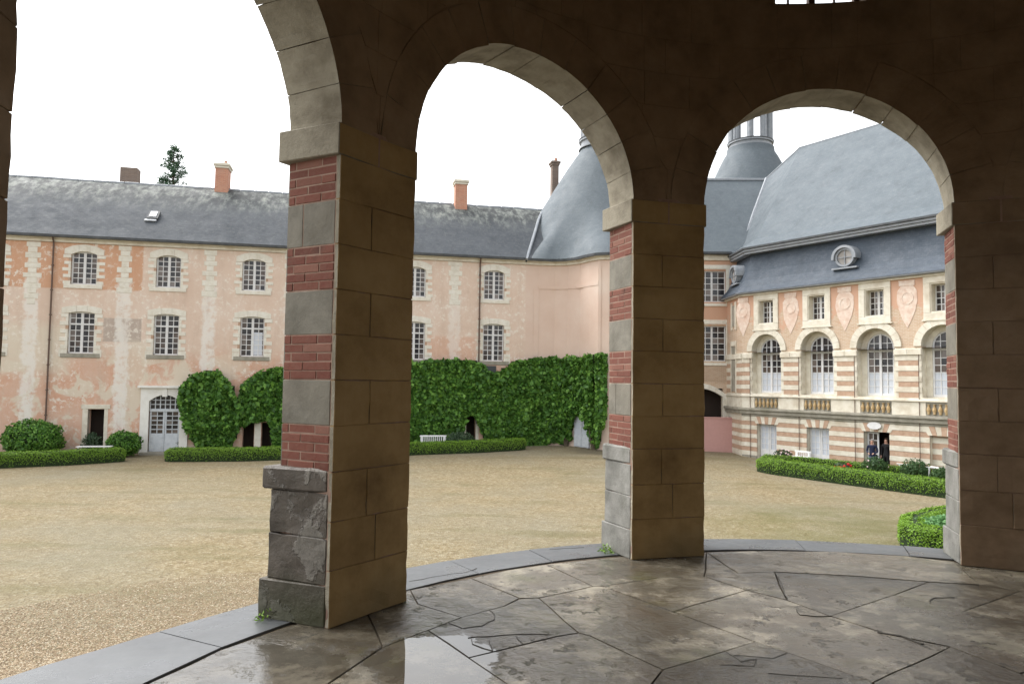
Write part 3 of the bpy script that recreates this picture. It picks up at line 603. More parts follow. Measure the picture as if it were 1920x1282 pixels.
for i in range(len(zc)-1):
    a = wall_ends[0]; k = 0
    brk = [a]
    while a < wall_ends[1]: a += 6.2 + 3.2*math.sin(k*2.1 + i*1.7); k += 1; brk.append(min(a, wall_ends[1]))
    for w in UW:
        if zc[i+1] > w[2] and zc[i] < w[3]: brk = [b for b in brk if not (w[0]-w[1]-1 < b < w[0]+w[1]+1)] + [w[0]-w[1], w[0]+w[1]]
    brk = sorted(set(brk))
    for a0, a1 in zip(brk, brk[1:]):
        if inwin(a0+.1, a1-.1, zc[i]+.05, zc[i+1]-.05): continue
        seg = max(3, int((a1-a0)/.8)); mb = MB()
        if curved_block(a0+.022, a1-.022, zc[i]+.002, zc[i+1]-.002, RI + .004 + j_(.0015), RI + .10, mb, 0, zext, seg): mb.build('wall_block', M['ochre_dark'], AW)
        mb = MB()
        if curved_block(a0, a1, zc[i], zc[i+1], RI + .09, RI + TH, mb, 0, zext, seg): mb.build('outer_wall_block', M['reveal'], AW)
for (b0, b1) in [(wall_ends[0], 192.4)]:     # rubble core of the wall between the two skins
    cut = sorted(set([b0, b1] + [w[0]+s_*w[1] for w in UW for s_ in (-1, 1)]))
    for c0, c1 in zip(cut, cut[1:]):
        isw = any(abs((c0+c1)/2 - w[0]) < w[1] for w in UW); mb = MB(); sg = max(6, int((c1-c0)/.6))
        for (za, zb_) in ([(ZIT, 5.295), (6.36, 7.0)] if isw else [(ZIT, 7.0)]): curved_block(c0, c1, za, zb_, RI + .009, RI + TH - .03, mb, 0, zint, sg)
        mb.build('wall_core', M['ochre_dark'], AW)
for (wa_, hw, z0, z1) in UW:   # window frames of the upper lights
    mb = MB(); rr = RI + .28
    def bar(aa, ab, za, zb, d=.03):
        n0 = len(mb.v); 
        for a in (aa, ab):
            mb.v += [apol(a, rr-d, za), apol(a, rr+d, za), apol(a, rr+d, zb), apol(a, rr-d, zb)]
        q = n0; mb.f += [(q, q+1, q+2, q+3), (q+4, q+7, q+6, q+5), (q, q+4, q+5, q+1), (q+1, q+5, q+6, q+2), (q+2, q+6, q+7, q+3), (q+3, q+7, q+4, q)]; mb.m += [0]*6
    for a in (wa_-hw+.2, wa_, wa_+hw-.2): bar(a-.38, a+.38, z0, z1, .04)
    for a in (wa_-hw*.5, wa_+hw*.5): bar(a-.1, a+.1, z0, z1, .015)
    for z in np.linspace(z0, z1, 5): bar(wa_-hw, wa_+hw, z-.012, z+.012, .015)
    mb.build('upper_window', M['timber'], AW)
# solid part of the rotunda's wall, behind the viewer, and the ceiling
mb = MB(); curved_block(192.4, 360 + wall_ends[0], 0, ZTOP, RI, RI + TH, mb, 0, None, 60); mb.build('solid_wall', M['ochre_dark'], AW)
for k in range(10):
    z0 = k*.7
mb = MB(); n = 72
prof = [(RI + TH + .35, ZTOP - .02), (RI + TH + .35, ZTOP + .25), (RI + .2, ZTOP + .3), (3.2, ZTOP + 2.1), (1.4, ZTOP + 3.4), (.02, ZTOP + 3.8)]
mb.strip([[(r_*math.cos(2*PI*i/n), r_*math.sin(2*PI*i/n), z) for i in range(n)] for r_, z in prof], closed=True)
mb.build('dome_roof', M['slate_dark'], AW, smooth=True)
mb = MB(); prof = [(RI + TH + .33, ZTOP), (RI - .02, ZTOP), (3.4, ZTOP + .9), (1.8, ZTOP + 1.45), (.02, ZTOP + 1.65)]
mb.strip([[(r_*math.cos(2*PI*i/n), r_*math.sin(2*PI*i/n), z) for i in range(n)] for r_, z in prof], closed=True); mb.build('vault', M['ochre_dark'], AW, smooth=True)

# ------------------------------------------------------------------ facade helpers (local frame: x along the wall, -y towards the court, z up)
def wall_holes(mb, x0, x1, z0, z1, holes, y=0., th=.45, m=0):
    xs = sorted(set([x0, x1] + [v for h in holes for v in h[:2] if x0 < v < x1])); zs = sorted(set([z0, z1] + [v for h in holes for v in h[2:4] if z0 < v < z1]))
    for a, b in zip(xs, xs[1:]):
        for c, d in zip(zs, zs[1:]):
            if any(a >= h[0]-1e-6 and b <= h[1]+1e-6 and c >= h[2]-1e-6 and d <= h[3]+1e-6 for h in holes): continue
            q = len(mb.v); mb.v += [(a, y, c), (b, y, c), (b, y, d), (a, y, d)]; mb.f.append((q, q+1, q+2, q+3)); mb.m.append(m)
    for (a, b, c, d) in [h[:4] for h in holes]:
        for P_ in ([(a, y, c), (a, y, d), (a, y+th, d), (a, y+th, c)], [(b, y, d), (b, y, c), (b, y+th, c), (b, y+th, d)], [(b, y, c), (a, y, c), (a, y+th, c), (b, y+th, c)], [(a, y, d), (b, y, d), (b, y+th, d), (a, y+th, d)]):
            q = len(mb.v); mb.v += P_; mb.f.append((q, q+1, q+2, q+3)); mb.m.append(m)
def arc_pts(xc, zc_, rx, rz, t0, t1, n): return [(xc + rx*math.cos(t0 + (t1-t0)*k/n), zc_ + rz*math.sin(t0 + (t1-t0)*k/n)) for k in range(n+1)]
def ring_piece(mb, xc, zc_, r0, r1, t0, t1, y0, y1, n=3, m=0):
    for k in range(n):
        a, b = t0 + (t1-t0)*k/n, t0 + (t1-t0)*(k+1)/n
        mb.xz([(xc+r0*math.cos(a), zc_+r0*math.sin(a)), (xc+r1*math.cos(a), zc_+r1*math.sin(a)), (xc+r1*math.cos(b), zc_+r1*math.sin(b)), (xc+r0*math.cos(b), zc_+r0*math.sin(b))], y0, y1, m)

# ------------------------------------------------------------------ left wing
LA = math.atan(.216); LO = np.array([-9.51, 44.046, 0]); Le = np.array([math.cos(LA), math.sin(LA), 0]); Ln = np.array([math.sin(LA), -math.cos(LA), 0])
def L(px, py, off=0.):
    P0 = LO + Ln*off; d = ray(px, py); p = CAMP + d*(((P0-CAMP) @ Ln)/(d @ Ln)); return float((p - LO) @ Le), float(p[2])
LW = empty('left_wing', (-9.51, 44.046, GZ), LA, 'long salmon rendered wing with white quoined windows under a mossy slate roof', 'building', worldz=True)
U0, U1, ZE = -36., 10.6, 9.37
wins = [(-29., 1), (-24.5, 1), (-20., 1), (-15.24, 1), (-10.77, 1), (-6.04, 1), (-1.3, 1), (3.5, 1), (8.52, 1)]
holes = []
for u, _ in wins: holes += [(u-.67, u+.67, 6.72, 8.60), (u-.68, u+.68, 2.80, 5.17)]
doors = [(-14.70, -13.86, GZ-.1, -.34), (-6.42, -5.76, GZ-.1, -1.08), (-5.36, -4.78, GZ-.1, -1.08), (6.86, 7.46, GZ-.1, -.55), (-11.52, -9.86, GZ-.1, .52)]
mb = MB(); wall_holes(mb, U0, U1, GZ-.3, 9.05, holes + doors, 0, .5); mb.build('wall', M['plaster'], LW)
mb = MB(); mb.box(U0, U1+.0, -.10, .3, 9.06, 9.22); mb.build('cornice', M['wstone'], LW)
mb = MB(); mb.box(U0, U1-.1, -.20, .3, 9.222, 9.36); mb.build('cornice', M['wstone'], LW)
mb = MB(); mb.box(U0, U1-.2, -.42, -.24, 9.30, 9.44); mb.build('gutter', M['gutter'], LW)
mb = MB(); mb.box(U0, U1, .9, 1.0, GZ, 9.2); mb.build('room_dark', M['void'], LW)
# roof with a slight sag and curve
rr = []; nU = 60
for k, (y, z) in enumerate([(-.40, 9.42), (.6, 10.30), (2.0, 11.62), (3.4, 12.85), (4.5, 13.62), (5.1, 13.92), (5.5, 13.95), (6.4, 13.4), (10.8, 9.4)]):
    rr.append([(U0 + (17 - U0)*i/nU, y, z + .05*mnoise.noise(Vector((i*.35, k*.4, 3)))*(1 if k else .4)) for i in range(nU+1)])
rr[5:7] = [[(x, y, z + .0) for x, y, z in r_] for r_ in rr[5:7]]
mb = MB(); mb.strip(rr); mb.build('roof', M['slate_left'], LW, smooth=True)
mb = MB()
for i in range(nU):
    a, b = rr[5][i], rr[5][i+1]; mb.hexa([(a[0], 5.0, a[2]-.06), (b[0]-.03, 5.0, b[2]-.06), (b[0]-.03, 5.6, b[2]-.06), (a[0], 5.6, a[2]-.06), (a[0], 5.05, a[2]+.10), (b[0]-.03, 5.05, b[2]+.10), (b[0]-.03, 5.55, b[2]+.10), (a[0], 5.55, a[2]+.10)])
mb.build('ridge_capping', M['lead'], LW, bevel=.03)
mb = MB(); mb.box(U0-.0, U0+.3, 0.5, 10.4, GZ, 9.3); mb.box(U0, 12, 10.2, 10.5, GZ, 9.3); mb.build('rear_wall', M['plaster2'], LW)
# skylight
mb = MB(); _u = -10.9
mb.hexa([(-12.35, 1.15, 10.86), (-11.75, 1.15, 10.86), (-11.75, 1.75, 11.42), (-12.35, 1.75, 11.42), (-12.35, 1.08, 10.96), (-11.75, 1.08, 10.96), (-11.75, 1.68, 11.52), (-12.35, 1.68, 11.52)])
sk = mb.build('skylight', M['gutter'], LW)
mb = MB(); mb.hexa([(-12.25, 1.215, 11.04), (-11.87, 1.215, 11.04), (-11.87, 1.60, 11.42), (-12.25, 1.60, 11.42), (-12.25, 1.16, 11.075), (-11.87, 1.16, 11.075), (-11.87, 1.59, 11.48), (-12.25, 1.59, 11.48)]); mb.build('pane', M['curtain'], sk)
mb = MB(); mb.hexa([(-12.45, .98, 10.72), (-11.8, .98, 10.72), (-11.8, 1.12, 10.84), (-12.45, 1.12, 10.84), (-12.45, .94, 10.78), (-11.8, .94, 10.78), (-11.8, 1.08, 10.9), (-12.45, 1.08, 10.9)]); mb.build('flashing', M['lead'], sk)

def quoin_window(u, low, idx):
    hw = .67 if not low else .68; z0, z1 = (2.80, 5.17) if low else (6.72, 8.60); rise = .10 if low else .19
    zsp = z1 - rise; mb = MB(); y0, y1 = .16, .22; b = .075
    mb.box(-hw, -hw+b, y0, y1, z0, z1); mb.box(hw-b, hw, y0, y1, z0, z1); mb.box(-.07, .07, y0-.02, y1, z0, z1)
    mb.box(-hw, hw, y0, y1, z0, z0+b); mb.box(-hw, hw, y0, y1, z1-b-.02, z1)
    zt = 4.42
    rows = [(z0+b, zt, 5), (zt+.09, z1-b, 2)] if low else [(z0+b, z1-b+.02, 6)]
    if low: mb.box(-hw, hw, y0-.03, y1, zt, zt+.09)
    pn = MB()
    for s0, s1 in ((-hw+b, -.07), (.07, hw-b)):
        mb.box((s0+s1)/2-.02, (s0+s1)/2+.02, y0+.01, y1-.01, z0+b, z1-b)
        for (za, zb, nr) in rows:
            for r_ in range(nr):
                if r_: zz = za + (zb-za)*r_/nr; mb.box(s0, s1, y0+.012, y1-.012, zz-.02, zz+.02)
                for c0, c1 in ((s0, (s0+s1)/2), ((s0+s1)/2, s1)):
                    zz0, zz1 = za + (zb-za)*r_/nr, za + (zb-za)*(r_+1)/nr; q = len(pn.v); yj = y1-.018
                    pn.v += [(c0, yj, zz0), (c1, yj, zz0), (c1, yj+j_(.006), zz1), (c0, yj+j_(.006), zz1)]; pn.f.append((q, q+1, q+2, q+3)); pn.m.append(0)
    w = mb.build('window', M['white'], LW, loc=(u, 0, 0)); pn.build('pane', M['glass'], w)
    # stone surround: sill, toothed jambs, segmental head in three pieces
    mb = MB(); mb.box(-hw-.33, hw+.33, -.05, .14, z0-.24, z0-.005); mb.build('sill', M['quoin'] if not low else M['gstone'], w, .01)
    if low:
        for s in (-1, 1): mb = MB(); mb.box(min(s*hw, s*(hw+.42)), max(s*hw, s*(hw+.42)), -.02, .2, z0-.2, z0+.22); mb.build('quoin_stone', M['quoin'], w, .012)
    n = 5; zb = z0 + (.24 if low else .0); h = (zsp - .02 - zb)/ (2*n - 1)
    for i in range(n):
        for s in (-1, 1):
            a, c = zb + 2*i*h, zb + (2*i+1)*h; wd = .40 + j_(.05); mb = MB(); mb.box(min(s*hw, s*(hw+wd)), max(s*hw, s*(hw+wd)), -.022, .2, a, c); mb.build('quoin_stone', M['quoin'], w, .012)
            if i < n-1 : mb = MB(); mb.box(min(s*hw, s*(hw+.13)), max(s*hw, s*(hw+.13)), -.012, .2, c+.003, c+h-.003); mb.build('quoin_stone', M['quoin'] if (i+idx) % 3 else M['wbrick'], w, .008)
    Wd = hw + .36; sg = [(-Wd, -.28), (-.28, .28), (.28, Wd)]
    fi = lambda x: zsp + rise*(1 - (min(abs(x), hw)/hw)**2); fo = lambda x: zsp + .30 + rise*(1 - (abs(x)/Wd)**2)*1.5 + (.0)
    for (a, c) in sg:
        mb = MB(); k = 6
        for i in range(k):
            x0, x1 = a + (c-a)*i/k + (.006 if i == 0 else 0), a + (c-a)*(i+1)/k - (.006 if i == k-1 else 0)
            mb.xz([(x0, fi(x0)), (x1, fi(x1)), (x1, fo(x1)), (x0, fo(x0))], -.03, .2)
        mb.build('head_stone', M['quoin'], w)
    return w
for i, (u, _) in enumerate(wins): quoin_window(u, False, i); quoin_window(u, True, i+1)
# a bright cloth hangs behind one casement (third visible lower window)
mb = MB(); mb.box(.02, .56, .185, .195, 2.9, 4.25); mb.build('curtain', M['curtain'], LW, loc=(-6.04, 0, 0))
mb = MB(); mb.box(-.45, .35, -.12, 0, 2.05, 2.50); mb.build('vent_box', M['gutter'], LW, loc=(8.35, 0, 0))
for xc in (-27.1, -22.3, -17.85, -13.1, -8.5, -3.9, .9, 6.0):     # toothed stone chains between the windows
    z = 9.03; i = 0; zend = 6.5 if xc > -16 else 5.6
    while z > zend:
        h = random.uniform(.26, .34); wd = (.40 if i % 2 == 0 else .24) * random.uniform(.85, 1.12); mb = MB(); mb.box(xc - wd + j_(.04), xc + wd + j_(.04), -.014 - random.random()*.008, .1, z-h+.006, z-.004); mb.build('quoin_stone', M['quoin'], LW, .01); z -= h; i += 1
# drainpipes
for up, zb in ((-16.8, -1.0), (7.58, 2.3)):
    mb = MB(); mb.tube((up, -.32, 9.32), (up, -.12, 9.0), .05); mb.tube((up, -.12, 9.02), (up, -.10, zb), .05)
    for z in np.arange(zb+.3, 9, 1.4): mb.cyl((up, -.11), .075, z, z+.07, 8)
    mb.build('drainpipe', M['iron'], LW)
# white entrance with fanlight
uc = -10.69; hw = .83
mb = MB(); mb.box(uc-1.28, uc-.83, -.10, .2, GZ, .50); mb.box(uc+.83, uc+1.28, -.10, .2, GZ, .50)
fi = lambda x: .14 + .36*(1-(abs(x-uc)/.83)**2)
for k in range(12):
    x0, x1 = uc-.83+1.66*k/12, uc-.83+1.66*(k+1)/12; mb.xz([(x0, fi(x0)), (x1, fi(x1)), (x1, .9), (x0, .9)], -.10, .2)
mb.box(uc-1.28, uc-.831, -.10, .2, .502, .9); mb.box(uc+.831, uc+1.28, -.10, .2, .502, .9); mb.box(uc-.13, uc+.13, -.16, 0, .40, .88); mb.box(uc-1.42, uc+1.42, -.28, .1, .90, 1.03)
dc = mb.build('door_case', M['cream_trim'], LW)
mb = MB(); dz0 = GZ + .16
for s in (-1, 1):
    a, b = (uc-.80, uc-.01) if s < 0 else (uc+.01, uc+.80)
    mb.box(a, b, .10, .16, dz0, dz0+1.0); mb.box(a+.09, b-.09, .085, .1, dz0+.12, dz0+.88)
    mb.box(a, a+.09, .10, .16, dz0+1, -.46); mb.box(b-.09, b, .10, .16, dz0+1, -.46)
    for k in range(6): zz = dz0+1.0 + (-.46-dz0-1.0)*k/5; mb.box(a, b, .105, .155, zz-.02, zz+.03)
    mb.box((a+b)/2-.02, (a+b)/2+.02, .105, .155, dz0+1, -.46)
mb.box(uc-.82, uc+.82, .06, .18, -.46, -.32)
for k in range(7): x = uc-.8+1.6*k/6; mb.box(x-.025, x+.025, .11, .15, -.32, max(-.25, fi(x)))
for z in (-.32, -.05, .2): mb.box(uc-.8, uc+.8, .115, .145, z-.02, z+.02)
dr = mb.build('entrance_door', M['greywhite'], LW)
mb = MB(); 
for s in (-1, 1):
    for c in range(2):
        for r_ in range(5):
            a = (uc-.71 if s < 0 else uc+.1) + c*.305; z = dz0+1.03 + r_*(-.49-dz0-1.0)/5; q = len(mb.v); mb.v += [(a, .14, z), (a+.305, .14, z), (a+.305, .14, z+.28), (a, .14, z+.28)]; mb.f.append((q, q+1, q+2, q+3)); mb.m.append(0)
mb.box(uc-.8, uc+.8, .135, .15, -.3, .46); mb.build('pane', M['glass'], dr)
mb = MB(); mb.box(uc-1.15, uc+1.15, -.55, .3, GZ-.1, GZ+.15); mb.build('doorstep', M['gstone'], LW, .015)
for (a, b, z) in ((-14.70, -13.86, -.34), (6.86, 7.46, -.55)):     # pale jambs of the cellar doors
    mb = MB(); mb.box(a-.28, a, -.03, .3, GZ, z+.02); mb.box(b, b+.2, -.02, .3, GZ, z+.02); mb.box(a-.35, b+.3, -.04, .3, z+.022, z+.27); mb.build('door_jamb', M['wstone'], LW, .01)
mb = MB(); mb.box(-5.74, -5.38, -.02, .3, GZ, -1.06); mb.build('door_jamb', M['quoin'], LW, .01)
mb = MB(); mb.cyl((7.16, -.15), .12, -.42, -.28, 8); mb.build('wall_lamp', M['white'], LW)
# chimneys on this wing
def chimney(name, px0, px1, ytop, ybot_z, off, depth, mat, label, pot=False, cap=True):
    u0, zt = L(px0, ytop, -off); u1, _ = L(px1, ytop, -off); c = LO + Le*(u0+u1)/2 - Ln*off; w = (u1-u0)
    t = empty(name, (c[0], c[1], ybot_z), LA, label, 'chimney', 'chimneys on the roofs'); ZOFF[t.name] = -ybot_z
    mb = MB(); mb.box(-w/2, w/2, -depth/2, depth/2, ybot_z, zt - (.35 if cap else 0)); mb.build('stack', M[mat], t)
    if cap:
        mb = MB(); mb.box(-w/2-.06, w/2+.06, -depth/2-.06, depth/2+.06, zt-.35, zt-.2); mb.box(-w/2-.12, w/2+.12, -depth/2-.12, depth/2+.12, zt-.198, zt-.05); mb.box(-w/2-.03, w/2+.03, -depth/2-.03, depth/2+.03, zt-.048, zt); mb.build('cap', M['wstone'] if mat == 'chimney' else M[mat], t, .015)
    if pot: mb = MB(); mb.cyl((w*.18, 0), .13, zt, zt+.28, 10, 0, .10); mb.build('chimney_pot', M['chimney'], t)
    mb = MB(); mb.box(-w/2-.08, w/2+.08, -depth/2-.08, depth/2+.08, ybot_z+.0, ybot_z+.45); mb.build('flashing', M['lead'], t)
chimney('chimney', 407, 431, 309, 13.0, 5.0, 1.1, 'chimney', 'tall red brick chimney with a pot, right of the tree top on the left roof', True)
chimney('chimney', 229, 261, 316, 12.9, 6.4, .8, 'chimney_dark', 'low wide sooty chimney behind the ridge, left of the tree top', False, False)
chimney('chimney', 853, 875, 339, 12.7, 4.6, .9, 'chimney', 'red brick chimney on the roof seen through the middle arch', False)
chimney('chimney', 1034, 1046, 303, 12.0, 6.5, .6, 'chimney_dark', 'slender dark chimney beside the conical tower roof', True)

# ------------------------------------------------------------------ corner tower with conical roof, lantern
eavepx = [(981, 486.8), (1010, 488.6), (1041, 489.5), (1065, 488.6), (1088, 485.8), (1105, 481.5), (1122, 478), (1141, 477)]
TP = [at_z(x, y, ZE) for x, y in eavepx]; TP = [(p[0], p[1]) for p in TP]
# start flush on the left wing's wall
TP[0] = tuple((LO + Le*10.6)[:2]); TP.append((6.6, TP[-1][1] - .1)); TP.append((6.75, 46.6))
TX, TY = 6.5, 52.3
CT = empty('corner_tower', (TX, TY, GZ), 0, 'round corner tower with tall blue grey conical slate roof above pale pink render', 'building', worldz=True)
loc2 = [(x-TX, y-TY) for x, y in TP]
mb = MB(); mb.strip([[(x, y, z) for x, y in loc2] for z in (GZ-.3, 9.06)]); mb.build('wall', M['plaster2'], CT)
def offs(P, d):
    out = []
    for i, p in enumerate(P):
        a = Vector(P[max(i-1, 0)]); b = Vector(P[min(i+1, len(P)-1)]); t = (b-a).normalized(); out.append((p[0] + t[1]*d, p[1] - t[0]*d))
    return out
o1, o2 = offs(loc2, .12), offs(loc2, .42); o0 = offs(loc2, .24)
mb = MB(); mb.strip([[(x, y, 9.06) for x, y in loc2], [(x, y, 9.06) for x, y in o1], [(x, y, 9.22) for x, y in o1], [(x, y, 9.222) for x, y in o0], [(x, y, 9.36) for x, y in o0], [(x, y, 9.36) for x, y in loc2]][::-1]); mb.build('cornice', M['wstone'], CT)
mb = MB(); mb.strip([[(x, y, 9.30) for x, y in o0], [(x, y, 9.28) for x, y in o2], [(x, y, 9.44) for x, y in o2], [(x, y, 9.44) for x, y in o0]][::-1]); mb.build('gutter', M['gutter'], CT)
# conical roof: rings blend from the eave line to circles
nA = 72; angs = [2*PI*i/nA for i in range(nA)]
eang = [(math.atan2(y, x) % (2*PI), math.hypot(x, y)) for x, y in o2[:-1]]; eang.sort()
def r_eave(a):
    if eang[0][0] <= a <= eang[-1][0]: return float(np.interp(a, [e[0] for e in eang], [e[1] for e in eang]))
    return 7.2
prof = [(0, 9.42), (.12, 10.2), (.3, 11.6), (.5, 13.0)]
rings = []
cone = lambda z: float(np.interp(z, [9.4, 11.6, 13.2, 14.2, 15.6, 17.3, 18.3, 18.6], [7.3, 5.95, 4.95, 4.35, 3.5, 2.45, 1.75, 1.62]))
for z in (9.42, 9.9, 10.6, 11.6, 12.6, 13.4, 14.2, 15.0, 16.0, 17.0, 17.8, 18.3, 18.6):
    k = min(1, (z-9.42)/3.6); k = k*k*(3-2*k); rings.append([(cone(z)*(1 + (r_eave(a)/7.3 - 1)*(1-k))*math.cos(a), cone(z)*(1 + (r_eave(a)/7.3 - 1)*(1-k))*math.sin(a), z) for a in angs])
mb = MB(); mb.strip(rings, closed=True); mb.build('conical_roof', M['slate'], CT, smooth=True)
def lantern(parent, z, r, label=None):
    mb = MB(); mb.cyl((0, 0), r+.12, z, z+.12, 32); mb.cyl((0, 0), r, z+.12, z+.55, 32); mb.cyl((0, 0), r+.14, z+.55, z+.68, 32); mb.build('lantern_base', M['lead'], parent)
    mb = MB(); mb.cyl((0, 0), r+.16, z-.04, z, 32); mb.cyl((0, 0), r+.18, z+.68, z+.74, 32); mb.build('lead_roll', M['gutter'], parent)
    for k in range(8):
        a = 2*PI*k/8 + PI/8 + .05; c = ((r-.25)*math.cos(a), (r-.25)*math.sin(a)); mb = MB(); mb.cyl(c, .26, z+.74, z+3.6, 10); mb.cyl((c[0]*1.15, c[1]*1.15), .12, z+.74, z+3.6, 8); mb.cyl(c, .36, z+3.4, z+3.6, 10); mb.build('lantern_column', M['lead'], parent)
    mb = MB(); prof = [(r+.3, 3.6), (r+.3, 3.85), (r-.1, 4.2), (r*.85, 5.2), (r*.45, 6.1), (.1, 6.6), (.05, 7.4)]
    mb.strip([[(q*math.cos(2*PI*i/24), q*math.sin(2*PI*i/24), z+h) for i in range(24)] for q, h in prof], closed=True); mb.build('cupola', M['slate'], parent, smooth=True)
lantern(CT, 18.55, 1.62)
# white flashing in the valley between the wing's roof and the cone
mb = MB(); vp = []
for px, py in ((988, 486), (995, 462), (1003, 436), (1010, 412), (1016, 398)):
    d = ray(px, py); t = None
    for dist in np.arange(44, 56, .05):
        p = CAMP + d/d[1]*dist; q = p - LO; u = q @ Le; y = -(q @ Ln)
        zr = np.interp(y, [-.4, .6, 2, 3.4, 4.5, 5.1], [9.42, 10.3, 11.62, 12.85, 13.62, 13.92])
        if y > -.4 and p[2] <= zr + .12: break
    vp.append(p)
for a, b in zip(vp, vp[1:]): mb.tube(Vector(a) - Vector((TX, TY, 0)), Vector(b) - Vector((TX, TY, 0)), .10, 6)
mb.build('valley_flashing', M['lead'], CT)
# shallow plaster panel and pilaster strips on the curved wall
def on_path(px, py, z=None):
    d = ray(px, py); best = None
    for a, b in zip(TP, TP[1:]):
        A = np.array(a); B = np.array(b); m = np.array([[d[0], A[0]-B[0]], [d[1], A[1]-B[1]]]); 
        if abs(np.linalg.det(m)) < 1e-9: continue
        s_, t_ = np.linalg.solve(m, A); 
        if -2e-2 <= t_ <= 1.02 and s_ > 0: p = CAMP + d*s_; return Vector(p), (B-A)/np.linalg.norm(B-A)
    return None
mb = MB()
for (xa, xb, ya, yb, dd) in ((1000, 1010, 545, 668, .03), (1122, 1127, 490, 668, .04), (1010, 1122, 536, 542, .03)):
    n_ = 8
    for k in range(n_):
        q0, q1 = on_path(xa + (xb-xa)*k/n_, (ya+yb)/2), on_path(xa + (xb-xa)*(k+1)/n_, (ya+yb)/2)
        if not q0 or not q1: continue
        zt = on_path((xa+xb)/2, ya)[0].z; zb = on_path((xa+xb)/2, yb)[0].z; a, b = q0[0], q1[0]; nx, ny = q0[1][1]*dd, -q0[1][0]*dd
        mb.hexa([(a.x+nx-TX, a.y+ny-TY, zb), (b.x+nx-TX, b.y+ny-TY, zb), (b.x-TX, b.y-TY+.1, zb), (a.x-TX, a.y-TY+.1, zb), (a.x+nx-TX, a.y+ny-TY, zt), (b.x+nx-TX, b.y+ny-TY, zt), (b.x-TX, b.y-TY+.1, zt), (a.x-TX, a.y-TY+.1, zt)])
mb.build('render_band', M['plaster2'], CT)
# blue-white garden door in the tower wall
q0, tdir = on_path(1079, 825); q1, _ = on_path(1107, 825); dtop = on_path(1093, 778)[0].z
ang = math.atan2(q1.y-q0.y, q1.x-q0.x); wd = (q1-q0).length; dz0 = float(gz(q0.x, q0.y))+.02
dmb = MB(); dmb.box(0, wd, -.10, .02, dz0, dtop)
for c in (0, wd/2): 
    dmb.box(c+.02, c+.08, -.14, -.1, dz0, dtop); dmb.box(c+wd/2-.08, c+wd/2-.02, -.14, -.1, dz0, dtop); dmb.box(c+.08, c+wd/2-.08, -.13, -.1, dz0+.05, dz0+.7)
dt = empty('garden_door', (q0.x, q0.y, dz0), ang, 'pale blue double garden door half hidden in the wall climber', 'door'); ZOFF[dt.name] = -dz0
dmb.build('door_leaf', M['greywhite'], dt)
dmb = MB(); 
for c in (0, wd/2):
    for r_ in range(3): dmb.box(c+.09, c+wd/2-.09, -.112, -.101, dz0+.8+r_*.38, dz0+1.12+r_*.38)
dmb.build('pane', M['curtain'], dt)

# ------------------------------------------------------------------ back wing between tower and striped wing
BA = math.atan2(-.3, 7.0); BO = (6.7, 46.35)
BW = empty('back_wing', (BO[0], BO[1], GZ), BA, 'link wing with slate roof, large paned windows and a dark carriage passage', 'building', worldz=True)
Bx = np.array([math.cos(BA), math.sin(BA), 0]); By = np.array([-math.sin(BA), math.cos(BA), 0]); BP = np.array([BO[0], BO[1], 0])
def Bq(px, py): d = ray(px, py); p = CAMP + d*(((BP-CAMP) @ By)/(d @ By)); return float((p-BP) @ Bx), float(p[2])
x1a, z1a = Bq(1320, 566); x1b, z1b = Bq(1361, 508); x2a, z2a = Bq(1320, 677); x2b, z2b = Bq(1361, 611); xg0, zg0 = Bq(1322, 845); xg1, zg1 = Bq(1363, 780); _, zp = Bq(1340, 728)
hs_ = [(x1a-.35, x1b, z1a, z1b), (x2a-.35, x2b, z2a, z2b), (xg0-1.8, xg1-.25, GZ-.1, zp), (1.2, 2.8, z1a, z1b), (1.2, 2.8, z2a, z2b)]
mb = MB(); wall_holes(mb, -1.2, 8.2, GZ-.3, 9.5, hs_, 0, .5); mb.build('wall', M['spandrel'], BW)
mb = MB(); mb.box(-1.2, 7.25, -.12, .2, 9.45, 9.82); mb.build('cornice', M['wstone'], BW, .02)
mb = MB(); mb.box(-1.2, 7.25, -.45, -.2, 9.82, 9.96); mb.build('gutter', M['gutter'], BW)
mb = MB(); mb.box(-1.2, 8, 1., 1.1, GZ, 9); mb.build('room_dark', M['void'], BW)
mb = MB(); mb.strip([[(.6, y, z), (14, y, z)] for y, z in ((-.45, 9.9), (.8, 11.3), (5.2, 16.15), (5.6, 16.15), (11, 9.9))]); mb.build('roof', M['slate'], BW)
mb = MB(); mb.box(.6, 13, 5.1, 5.7, 16.1, 16.28); mb.build('ridge_capping', M['lead'], BW, .03)
